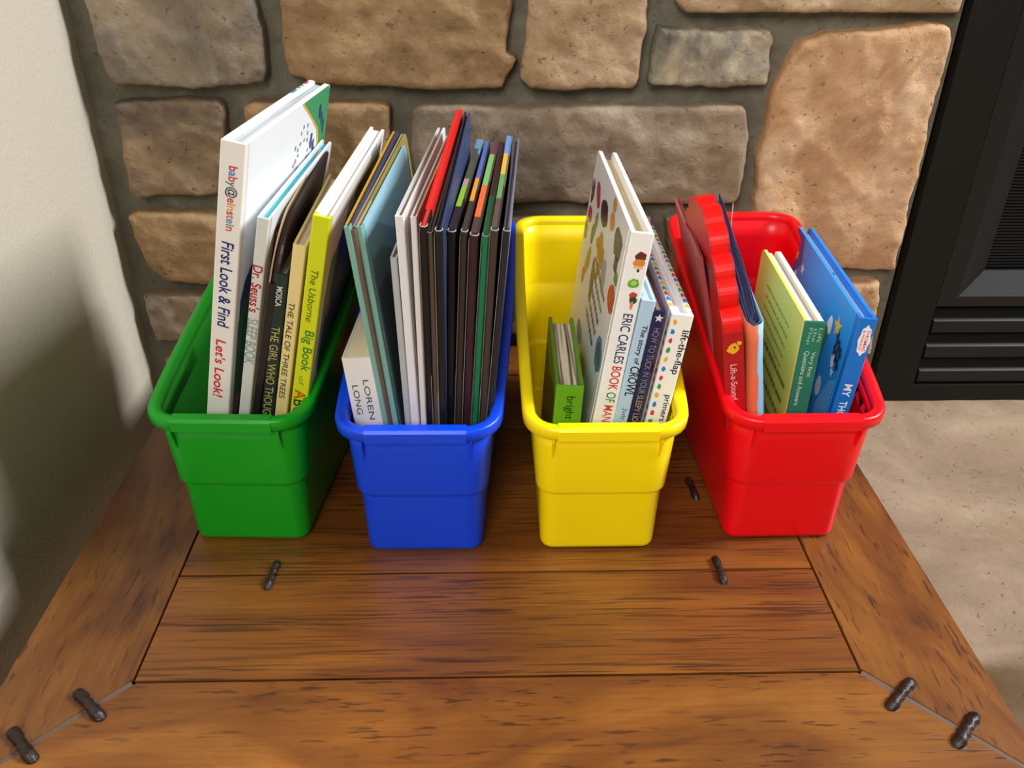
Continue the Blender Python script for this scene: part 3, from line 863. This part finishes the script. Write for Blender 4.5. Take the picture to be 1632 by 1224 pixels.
e_, T, D, H = frame('G3', 'dark brown round-cornered book between the white and green spines in the green bin')
for nm, x0, x1, m_, dd in (('back_cover', 0, .0014, mat('#b09a76', .6, .3), 0), ('page_block', .0016, T-.0024, pages_mat('#3a2a26', '#4a3832'), .003), ('front_cover', T-.0022, T, paper('#2c1a1c'), 0)):
    bm = bmesh.new(); prism(bm, rrect(.0005+dd, .275-dd, dd, .340-dd, .052, 10, (0, 0, 1, 1)), 0, x0, x1, .0004, 1); mkbm(nm, bm, m_, e_)
bm = bmesh.new(); box(bm, .0003, T-.0003, -.0006, .003, 0, .285, .0006, 2); mkbm('spine', bm, paper('#241a1c'), e_)
b, T, D, H = book('G4', 'dark green hardcover with white and gold spine lettering in the green bin', '#2a3d36', '#2a3d36', '#22352f', ('#a49c8c', '#d0cabc'), tb=.0022)
title(b, [('MOSCA', .2760, .2560, .0028, .0082, 0, .01, '#e8e4d8'), ('THE GIRL WHO THOUGHT', .2345, .1235, .0018, .0094, 0, .0, '#c8b068')])
b, T, D, H = book('G5', 'pale yellow hardcover with thin black capitals down its spine in the green bin', '#e8cf86', '#e8cf86', '#f0d992', ('#b8ac98', '#dcd2c0'), tb=.002)
title(b, [('THE TALE OF THREE TREES', .2590, .1545, .0022, .0074, .15, 0, '#33302a')])
b, T, D, H = book('G6', 'large book with a lime yellow spine, rightmost in the green bin', '#efe8da', '#eef0f0', '#d9e010', ('#d8c8cc', '#efe4e4'), tb=.003, inset=.003, freq=900)
title(b, [('The Usborne', .2960, .2430, .0046, .0108, .2, 0, '#5a6a20'), ('Big Book', .2338, .1892, .0026, .0138, .1, .01, '#3f8a3a'), ('of', .1830, .1722, .0046, .0098, .1, 0, '#8aa038'),
          ([('A', '#d8501c'), ('B', '#2a4a2a'), ('C', '#3a78a0')], .1668, .1375, .0022, .0132, 0, .02)])
art(b, [('#23261f', [(.016, .02), (.018, .21), (.030, .285), (.055, .300), (.09, .322), (.13, H-.016), (D-.02, H-.02), (D-.008, .2), (D-.008, .02)]),
        ('#6f9a2a', [(.018, .20), (.020, .262), (.034, .297), (.06, .300), (.05, .27), (.034, .24), (.026, .2)]), ('#7aa83a', blob(.105, .325, .014, .007)),
        ('#c8d4dc', [(.0125, .02), (.0125, .17), (.024, .205), (.03, .16), (.026, .02)]), ('#3a4a66', blob(.032, .12, .012, .03)), ('#a03a34', blob(.045, .245, .008, .012))], 'r', T)
art(b, [('#5a88a8', quad(D-.055-.012*i, D-.050-.012*i, H-.012, H-.002)) for i in range(3)], 'r', T)

# --- blue bin
b, T, D, H = book('B1', 'thick cream white book with widely spaced grey capitals, leftmost in the blue bin', '#e9e4d4', '#e9e4d4', '#f0ece6', ('#e0d8b4', '#ece4c6'), zb=0.03, tb=.0024, inset=.0004)
title(b, [('LOREN', .1812, .1370, .0158, .0210, 0, 0, '#55504e'), ('LONG', .1760, .1435, .0050, .0104, 0, 0, '#55504e')])
book('B2', 'thin teal-spined book with a mustard yellow top edge in the blue bin', '#d2a12c', '#3b4064', '#7fb2a4', ('#8a8078', '#b0a698'), tb=.0026, worn=False)
book('B2b', 'thin brown book with a bare olive back corner showing behind the light blue one', '#b9a27a', '#9a8c4c', '#6e5648', ('#b09a74', '#c9b591'), tb=.0012, rc=.012)
b, T, D, H = book('B3', 'thin teal-spined book with a glossy light blue cover in the blue bin', '#c9b48c', '#a3cfdf', '#86b9aa', ('#b8a888', '#d0c2a4'), tb=.0022, rc=.01)
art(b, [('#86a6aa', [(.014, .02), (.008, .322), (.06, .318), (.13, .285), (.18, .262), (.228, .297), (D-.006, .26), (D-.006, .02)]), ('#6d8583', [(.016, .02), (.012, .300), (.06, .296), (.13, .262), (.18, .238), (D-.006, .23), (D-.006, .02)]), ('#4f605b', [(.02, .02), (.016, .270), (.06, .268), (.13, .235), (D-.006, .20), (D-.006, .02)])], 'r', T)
book('B4', 'short thin spine, half grey-white and half dark teal, in the blue bin', '#c8c9cc', '#234b50', '#b9babd', ('#8f7f58', '#c0ae80'), tb=.0022)
b, T, D, H = book('B5', 'white-spined book with a grey gloss left cover and tan pages in the blue bin', '#d0d4d8', '#eee6e4', '#eeeaea', ('#a0836a', '#c4a88a'), tb=.0028, worn=False)
b, T, D, H = book('B6', 'pinkish white spine with a red and cream cover beside the black books', '#efe6e2', '#d8b8a2', '#eae2df', ('#8a4a44', '#c49a86'), tb=.0018)
art(b, [('#c0403c', [(.003, .05), (.003, H-.01), (.05, H-.05), (.09, .2), (.09, .05)])], 'r', T)
R1_ = '#161416'
book('B7', 'black-spined book with a bright red band along its top edge', '#151315', '#e0201e', '#141214', ('#d8201c', '#e8322a'), tb=.0012, inset=.0005, worn=True, right_stops=[(0, '#161416'), (.12, '#e0201e')], left_stops=[(0, '#161416'), (.12, '#e0201e')])
book('B8', 'thin grey-brown worn book between the red-topped book and the navy one', '#6a625a', '#5f574f', '#5c4c40', ('#4f4942', '#8d857a'), tb=.0012, freq=900, worn=True)
book('B9', 'black-spined book with a plain navy blue cover, the tallest beside the red-topped one', '#1a1c28', '#34406c', '#151417', ('#3a3c4c', '#585a68'), tb=.0018, worn=True)
book('B10', 'black-spined book with lime green and dark green bands along its top edge', '#1a181a', '#2a2a28', '#171517', ('#6a6a5a', '#8f8c7a'), tb=.0022, tbl=.72, worn=True, left_stops=[(0, '#2a2226'), (.22, '#9ac52c'), (.42, '#c49a86'), (.5, '#4d5a44'), (.72, '#45504a'), (.86, '#6c98c0')], right_stops=[(0, '#211d20'), (.3, '#4a4f3c'), (.8, '#6c98b8')])
book('B11', 'black-spined book with orange and blue bands along its top edge', '#1a181a', '#2a2a28', '#3a2e28', ('#5c6478', '#7a7f90'), tb=.0020, tbl=.72, worn=True, left_stops=[(0, '#3a3432'), (.28, '#f09a28'), (.52, '#5a6ab0'), (.8, '#4c6cb4')], right_stops=[(0, '#262028'), (.4, '#333a5a')])
book('B12', 'maroon-spined book with orange-red and light green bands along its top edge', '#2a181c', '#2a1c20', '#3a1c24', ('#7c6a5a', '#a08c74'), tb=.0026, tbl=.72, worn=True, left_stops=[(0, '#4a3a3a'), (.16, '#ee6a34'), (.46, '#7cb868'), (.82, '#6a3a52')], right_stops=[(0, '#3a2a2c'), (.5, '#5a4a40')])
book('B13', 'thin book with an emerald green spine among the dark ones in the blue bin', '#1d7a50', '#2a3a34', '#12784c', ('#5c4a48', '#7a6460'), tb=.0020, tbl=.72, zb=0.03, worn=True, left_stops=[(0, '#1f7a50'), (.36, '#5a3a3c'), (.8, '#6a4450')], right_stops=[(0, '#1c5a40'), (.5, '#4a3236')])
book('B14', 'dark brown spine with blue, yellow and green bands along its top edge', '#2a2224', '#302824', '#43362f', ('#6a6450', '#8c866c'), tb=.0024, tbl=.72, zb=0.06, worn=True, left_stops=[(0, '#5c4a44'), (.28, '#6a9a5c'), (.52, '#e8b048'), (.76, '#6a94d0')], right_stops=[(0, '#3a3230'), (.4, '#5f6a4c'), (.75, '#5a7aa8')])
book('B15', 'charcoal-spined book with a grey-violet top edge, rightmost in the blue bin', '#4a4650', '#77748a', '#24212a', ('#6c6a78', '#8c8a98'), tb=.0018, zb=0.085, worn=True)

# --- yellow bin
b, T, D, H = book('Y1', 'small chunky green board book with cream pages, leftmost in the yellow bin', '#5c8a24', '#5f9a26', '#5fa018', ('#54452f', '#eadbbc'), tb=.0034, inset=.006, freq=420, hinge=.006)
title(b, [('bright', .1625, .1365, .0085, .0185, 0, 0, '#1c2a10')])
art(b, [('#4a4428', [(.01, .01), (.01, .165), (.04, .160), (.09, .14), (D-.01, .15), (D-.01, .01)]), ('#7a6a3c', blob(.06, .08, .02, .05)), ('#5c5430', blob(.10, .07, .02, .05))], 'l')

b, T, D, H = book('Y2', 'tall white hardcover printed with small fruit and animal pictures in the yellow bin', '#eeece8', '#efede9', '#f6f4f0', ('#b7a27e', '#dccfae'), tb=.0042, inset=.008, freq=800, rc=.006, hinge=.012)
title(b, [([('ERIC CARLES', '#2c2f66'), (' ', '#2c2f66'), ('BOOK', '#cc2430'), (' ', '#2c2f66'), ('OF', '#3a8a48'), (' ', '#2c2f66'), ('MANY', '#d8502a')], .2500, .1270, .0078, .0168, 0, .008)])
art(b, [('#6a3018', blob(.0125, .3060, .0048, .0045)), ('#e08a3c', blob(.0122, .2995, .0052, .0042)), ('#e8c090', blob(.0124, .2955, .0046, .0016)), ('#3a2a28', blob(.0126, .2925, .0012, .0016)),
        ('#6fae2a', blob(.0110, .2800, .0052, .0046)), ('#a8d46a', blob(.0110, .2805, .0028, .0024)), ('#c04828', blob(.0128, .2690, .0036, .0030)), ('#2a4a2a', blob(.0138, .2645, .0038, .0040, 9, .3)), ('#d88048', blob(.0132, .2590, .0014, .0042))], 's')
items = [('#6a3a3e', blob(.246, .288, 0.0110, 0.0120, 10, .35)), ('#8890a0', blob(.252, .292, 0.0110, 0.0090, 10, .3)), ('#c02850', blob(.205, .297, 0.0201, 0.0097, 12, .1, .4)), ('#4a2224', blob(.148, .297, 0.0256, 0.0128)), ('#5e3236', blob(.149, .301, 0.0146, 0.0067)),
         ('#dc9a2c', blob(.095, .306, 0.0146, 0.0090)), ('#dc9a2c', blob(.098, .322, 0.0110, 0.0067)), ('#b83a50', blob(.240, .264, 0.0165, 0.0090)), ('#7a8a4a', blob(.252, .242, 0.0110, 0.0105, 9, .3)),
         ('#5a8a4a', blob(.188, .272, 0.0110, 0.0120, 9, .3, .3)), ('#4a5a5a', blob(.200, .256, 0.0110, 0.0105, 9, .3)), ('#b8842a', blob(.134, .262, 0.0293, 0.0128, 15, .35)), ('#b8842a', blob(.128, .240, 0.0110, 0.0105, 9, .3)),
         ('#4a5652', blob(.046, .302, 0.0238, 0.0135, 12, .2)), ('#3a4442', blob(.040, .284, 0.0110, 0.0090, 9, .35)), ('#a0a8a8', blob(.090, .252, 0.0165, 0.0150, 10, .3)),
         ('#c83a2c', blob(.030, .254, 0.0183, 0.0135)), ('#4a8a3a', blob(.026, .276, 0.0110, 0.0067, 9, .3)), ('#b8a040', blob(.20, .225, 0.0110, 0.0195, 8, .2, .35)), ('#6a6a5a', blob(.15, .222, 0.0110, 0.0225, 8, .2, -.3)),
         ('#4a88b8', blob(.037, .192, 0.0201, 0.0180)), ('#a8b44a', blob(.037, .192, 0.0128, 0.0128)), ('#d86a9a', blob(.215, .20, 0.0110, 0.0090)), ('#5a9ac8', blob(.17, .15, 0.0220, 0.0105)), ('#d8b04a', blob(.11, .14, 0.0256, 0.0090))]
for it_ in items: art(b, [it_], 'l', 0, 'printed_picture')
rows = []
for k, (c_, z_) in enumerate((('#8a4a3a', .236), ('#5a8a5a', .222), ('#7a5a6a', .208), ('#9a6a5a', .194), ('#5a6a6a', .18))):
    for q in squiggles([z_], .060+.004*k, .150, .0052, 50+k, .10): rows.append((c_, q))
o = art(b, rows, 'l', 0, 'small_print'); o['kind'] = 'stuff'

b, T, D, H = book('Y3', 'pale blue book with black handwritten lettering on its spine in the yellow bin', '#88b0d8', '#bcd4e8', '#b6d3ea', ('#8aa8c4', '#c8d8e4'), tb=.0026, inset=.002)
title(b, [([('The story of ', '#10161c')], .2400, .1985, .0040, .0104, .1, .02), ('CROWL', .1965, .1640, .0036, .0122, .1, .04, '#10161c'), ('Judy Horacek', .1500, .1080, .0044, .0098, .1, 0, '#3a4a58')])
b, T, D, H = book('Y4', 'dark navy book with a white star on its spine in the yellow bin', '#2a2a52', '#4a1c3c', '#22224a', ('#b8a890', '#d8cab0'), tb=.0022)
title(b, [([('HOW TO TUCK IN YOUR ', '#8a86a0'), ('SLEEPY LION', '#b89a6a')], .2370, .1300, .0030, .0088, 0, 0)])
art(b, [('#dcdce4', star(.0055, .2470, .0044))], 's')
art(b, [('#a02048', blob(.03, .20, .03, .03)), ('#3a2a20', blob(.09, .19, .03, .04)), ('#2f7a3a', [(.01, .02), (.01, .13), (.04, .16), (.08, .14), (.08, .02)]), ('#c8602a', blob(.05, .15, .01, .02))], 'r', T)
b, T, D, H = book('Y5', 'white book edged with coloured chevrons and dots, rightmost in the yellow bin', '#f0f1f4', '#f2f2f2', '#f8f6ee', ('#c8c6c4', '#f2f0ee'), tb=.0046, inset=.005, freq=500, rc=.008, hinge=.014)
title(b, [('lift-the-flap', .2330, .1865, .0112, .0198, 0, .012, '#23211f'), ('primers', .1635, .1335, .0112, .0184, 0, .012, '#23211f')])
DOTC = ['#e8b83c', '#2a86d0', '#d83a48', '#3f9e5c']
art(b, [(DOTC[k % 4], blob(.0046, H-.012-.0098*k, .0020, .0030, 8, .25)) for k in range(14)], 's')
for nm, xa, xb in (('edge_pattern', 0.0005, .0041), ('edge_pattern', T-.0041, T-.0005)):
    it = []
    for k in range(19):
        y_ = .016+.0125*k
        xm = (xa+xb)/2
        it.append((DOTC[k % 4], [(xa, y_), (xm, y_+.004), (xb, y_), (xb, y_+.0074), (xm, y_+.0114), (xa, y_+.0074)]))
    o = art(b, it, 's', 0, nm, raw=True)
    o.rotation_euler = (-math.pi/2, 0, 0); o.location = (0, 0, H*U)
it = []
for k in range(16):
    it.append((DOTC[k % 4], blob(.004, H-.012-.0098*k, .0024, .0034, 8, .25)))
art(b, it, 'l')

# --- red bin
b, T, D, H = book('R1', 'thin dark red hardcover standing at an angle, leftmost in the red bin', mat('#b85a5a', .75, .12), '#8a3436', '#96403f', ('#8a5a54', '#c09a8c'), tb=.0019, inset=.003)
book('R1b', 'thin grey-brown book between the dark red hardcover and the scalloped book', '#6a5658', '#6a585a', '#5e4a4c', ('#5c4a48', '#8a7670'), tb=.001)
# scalloped board book
e_, T, D, H = frame('R2', 'bright red board book with a thick scalloped edge and a yellow bird on the spine')
prof = [(0, 0), (0, H)]
lump = [(0, H), (.0145, .2475), (.0215, .2725), (.0400, .2905), (.0590, .3140), (.0900, .3200), (.1170, .3170), (.142, .300), (.160, .275), (.172, .245), (.176, .21)]
for (a, b_) in zip(lump, lump[1:]):
    A, B_ = Vector(a), Vector(b_); d = B_-A; nrm = Vector((-d.y, d.x)).normalized()
    for k in range(1, 9):
        t = k/8; q = A + d*t + nrm*(d.length*.24*math.sin(math.pi*t)**.8); prof.append((q.x, q.y))
prof += [(.172, .1), (.165, 0)]
bm = bmesh.new(); prism(bm, prof, 0, .0016, T-.0016, .0012, 2)
mkbm('scalloped_edge', bm, plastic('#ea1410', 'red_plastic'), e_)
inner = [(max(p[0], .0035) if p[0] < .1 else p[0]-.004, p[1]-.005 if p[1] > .05 else p[1]) for p in prof]
for nm, x0, x1 in (('back_cover', 0, .0017), ('front_cover', T-.0017, T)):
    bm = bmesh.new(); prism(bm, prof, 0, x0, x1, .0005, 1); mkbm(nm, bm, paper('#c2201e'), e_)
bm = bmesh.new(); box(bm, -.0004, T+.0004, -.0012, .010, 0, H-.0015, .0008, 2); mkbm('spine', bm, paper('#b3151a'), e_)
o = title(e_, [('Lift-a-Sound', .1895, .1495, .0056, .0118, 0, 0, '#e8c8c4')]); o.location = (0, -.0012*U, 0)
o = art(e_, [('#f0b020', blob(.0096, .2070, .0050, .0056, 14, .1)), ('#f0b020', blob(.0150, .2120, .0022, .0022)), ('#f0b020', blob(.0052, .2055, .0022, .0026)), ('#5a3a10', blob(.0104, .2080, .0012, .0013)), ('#e07818', [(.0120, .2125), (.0142, .2165), (.0128, .2120)])], 's')
o.location = (0, -.0012*U, 0)

# soft cloth book: folded sheets open at the top
e_, T, D, H = frame('R3', 'soft cloth book with orange and sky blue fold in the red bin', 'cloth_book', 'book')
def sheet(name, hw, y0, y1, z0, zf, zb, th, mo, amp, seed, cx):
    """U-folded sheet: fold at y0, open at y1; top rises from zf at the fold to zb at the back"""
    path = []
    for k in range(15): path.append((-hw, y1 + (y0+hw-y1)*k/14))
    for k in range(1, 12):
        t = math.pi + math.pi*k/12; path.append((hw*math.cos(t), y0+hw+hw*math.sin(t)))
    for k in range(15): path.append((hw, y0+hw + (y1-y0-hw)*k/14))
    V, F = [], []; n = len(path); nz = 12
    for side in (0, 1):
        for j in range(nz+1):
            for i, (x, y) in enumerate(path):
                pa = path[max(0, i-1)]; pb = path[min(n-1, i+1)]
                t = Vector((pb[0]-pa[0], pb[1]-pa[1])).normalized(); nr = Vector((t.y, -t.x))
                f = (y-y0)/(y1-y0)
                top = zf + (zb-zf)*min(1, f*1.15) + amp*1.2*noise.noise(Vector((i*.35, 0, seed)))
                z = z0+(top-z0)*j/nz
                wv = amp*noise.noise(Vector((i*.22, z*16, seed)))
                off = wv + (th if side else 0)
                V.append((cx + x - nr.x*off, y - nr.y*off, z))
    A = (nz+1)*n
    for j in range(nz):
        for i in range(n-1):
            F.append((j*n+i, j*n+i+1, (j+1)*n+i+1, (j+1)*n+i)); F.append((A+j*n+i, A+(j+1)*n+i, A+(j+1)*n+i+1, A+j*n+i+1))
    for i in range(n-1):
        F.append((nz*n+i, nz*n+i+1, A+nz*n+i+1, A+nz*n+i)); F.append((i, A+i, A+i+1, i+1))
    for j in range(nz):
        F.append((j*n, (j+1)*n, A+(j+1)*n, A+j*n)); F.append((j*n+n-1, A+j*n+n-1, A+(j+1)*n+n-1, (j+1)*n+n-1))
    return mk(name, V, F, mo, e_, None, True)
def clothmat(name, c1, c2, lo, hi):
    m, nt, bb = newmat(name)
    tc = nt.nodes.new('ShaderNodeTexCoord'); sp = nt.nodes.new('ShaderNodeSeparateXYZ')
    mr = nt.nodes.new('ShaderNodeMapRange'); mr.inputs['From Min'].default_value = lo*U; mr.inputs['From Max'].default_value = hi*U
    nz_ = nt.nodes.new('ShaderNodeTexNoise'); nz_.inputs['Scale'].default_value = 28
    ad = nt.nodes.new('ShaderNodeMath'); ad.operation = 'MULTIPLY_ADD'; ad.inputs[1].default_value = .012; 
    r = nt.nodes.new('ShaderNodeValToRGB'); r.color_ramp.interpolation = 'CONSTANT'
    r.color_ramp.elements[0].color = lin(c1); r.color_ramp.elements[1].color = lin(c2); r.color_ramp.elements[1].position = .5
    nt.links.new(tc.outputs['Object'], sp.inputs[0]); nt.links.new(tc.outputs['Object'], nz_.inputs['Vector'])
    nt.links.new(nz_.outputs['Fac'], ad.inputs[0]); nt.links.new(sp.outputs['X'], ad.inputs[2])
    nt.links.new(ad.outputs[0], mr.inputs['Value']); nt.links.new(mr.outputs['Result'], r.inputs['Fac'])
    nt.links.new(r.outputs['Color'], bb.inputs['Base Color'])
    bb.inputs['Roughness'].default_value = .65
    return m
cx = T/2
sheet('cloth_cover', T/2, 0, .165, 0, H-.006, H+.022, .0009, clothmat('printed_cloth', '#e2744a', '#8fc4ea', .010, .024), .0012, 1.0, cx)
sheet('cloth_page', T/2-.0022, .004, .170, .003, H-.006, H+.045, .0007, mat('#2c4a66', .6, .3), .0015, 2.0, cx-.0006)
sheet('cloth_page', T/2-.0046, .010, .185, .003, H-.006, H+.058, .0007, mat('#3a4468', .6, .3), .0018, 3.0, cx)
sheet('cloth_page', T/2-.0066, .020, .175, .003, H-.006, H+.052, .0007, mat('#4a4a72', .6, .3), .0012, 4.0, cx+.0008)
bm = bmesh.new(); tube(bm, [(T-.001, .155, H+.010), (T+.001, .157, H+.026), (T+.002, .156, H+.040), (T+.0042, .158, H+.055)], .0005, 6)
mkbm('loose_thread', bm, mat('#d8a898', .8, .2), e_, True)

# lift the flap board book: yellow cover, thick white leaves, green spine
e_, T, D, H = frame('R4', 'yellow-covered board book with thick white leaves and a green spine in the red bin')
for nm, x0, x1, m_, dh, Dd in (('back_cover', 0, .0034, paper('#e6e06c'), 0, D), ('leaf', .0048, .0085, mat('#eceae2', .6, .3), -.003, D-.002),
                              ('leaf', .0094, .0122, mat('#e9e6da', .6, .3), -.006, D-.004), ('front_cover', T-.0052, T-.0004, mat('#f0eee6', .5, .3), -.001, D-.002)):
    bm = bmesh.new(); prism(bm, rrect(.002, Dd, 0, H+dh, .010, 6, (0, 1, 1, 0)), 0, x0, x1, .0007, 2); mkbm(nm, bm, m_, e_)
bm = bmesh.new(); box(bm, .0002, T, -.0012, .0024, 0, H, .0009, 2); mkbm('spine', bm, paper('#217860'), e_)
o = title(e_, [('Lift', .2235, .2085, .0138, .0172, 0, 0, '#9cc8b0'), ('the', .2235, .2090, .0090, .0124, 0, 0, '#9cc8b0'), ('Flap', .2235, .2060, .0040, .0078, 0, 0, '#9cc8b0'),
               ('Very first', .1985, .1710, .0104, .0152, 0, 0, '#c8dccc'), ('Questions and Answers', .1990, .1390, .0040, .0092, 0, 0, '#c8dccc')])
o.location = (0, -.0012*U, 0)
it = [('#f3ef90', quad(.002, .006, 0, H))]
for k in range(5):
    for q in squiggles([.205-.011*k], .045, .150, .0024, 80+k, .02): it.append(('#a19e50', q))
for k in range(4):
    for q in squiggles([.150-.017*k], .020, .120, .0050, 90+k, .03): it.append(('#77753a', q))
art(e_, it, 'l')

b, T, D, H = book('R5', 'bright blue hardcover with a white spine badge, rightmost in the red bin', '#1a97ea', '#1484dc', '#0f74d0', ('#d9d4cf', '#f6f3ef'), tb=.0036, inset=.008, rc=.010, hinge=.012, freq=900)
title(b, [('MY', .1630, .1490, .0046, .0122, 0, .035, '#f4f6fa'), ('THOMAS', .1438, .1090, .0046, .0122, 0, .035, '#f4f6fa')])
cloud = [(.0100+.0054*(1+.08*math.cos(8*t))*math.cos(t), .2110+.0155*(1+.06*math.cos(8*t))*math.sin(t)) for t in [2*math.pi*k/40 for k in range(40)]]
art(b, [('#f4f2f2', cloud)], 's')
title(b, [('THOMAS', .2225, .2000, .0100, .0132, 0, .02, '#d8343c'), ('& FRIENDS', .2215, .2010, .0068, .0090, 0, .01, '#d8343c')], name='badge_lettering')
it = [('#3f4f9a', [(D-.0006, H-.012), (D-.012, H-.0005), (.225, H-.0005), (.215, H-.03), (D-.0006, H-.075)]),
      ('#f0c030', star(.0475, .2070, .0125, .2)), ('#e8a838', star(.238, .2120, .008, .3)), ('#f0f0f4', star(.205, .2060, .0075)), ('#f0f0f4', star(.105, .1900, .0075, .3)), ('#f0f0f4', star(.030, .1650, .0060, .2)),
      ('#dfe4ec', blob(.228, .190, .0055, .006)), ('#9aa8c0', blob(.205, .175, .006, .010)),
      ('#d8d4d4', blob(.150, .165, .024, .026, 18, .10)), ('#7a2430', blob(.150, .165, .017, .018, 14, .2)),
      ('#e4ecf4', blob(.070, .198, .008, .010)), ('#e4ecf4', blob(.035, .176, .006, .008)), ('#e4ecf4', blob(.055, .135, .008, .012)), ('#eef4fa', blob(.034, .118, .005, .005)),
      ('#5cb0ea', [(.0125, .02), (.0125, .165), (.03, .155), (.05, .12), (.05, .02)]), ('#4a5a5a', [(.07, .12), (.075, .17), (.1, .185), (.16, .16), (.2, .12)]),
      ('#4f7a3a', blob(.080, .178, .014, .016, 10, .3)), ('#1f3a30', blob(.095, .168, .010, .014, 10, .3)), ('#9a2a2a', blob(.072, .110, .010, .010)), ('#1f2a4a', [(.03, .02), (.03, .08), (.08, .10), (.2, .09), (.2, .02)])]
for k in range(2): it.append(('#16233c', [(.0165, .186-.012*k), (.042, .199-.012*k), (.042, .2025-.012*k), (.0165, .1895-.012*k)]))
for k in range(3): it.append(('#16233c', [(.0195+.008*k, .170+.0045*k), (.0235+.008*k, .172+.0045*k), (.0235+.008*k, .197+.0045*k), (.0195+.008*k, .195+.0045*k)]))
art(b, it, 'l')
bm = bmesh.new(); prism(bm, [(.106, H-.009), (.150, H-.009), (.128, H-.0035), (.110, H+.0015), (.104, H-.003)], 0, .0040, .0046); mkbm('torn_page', bm, paper('#2a96dc'), b)
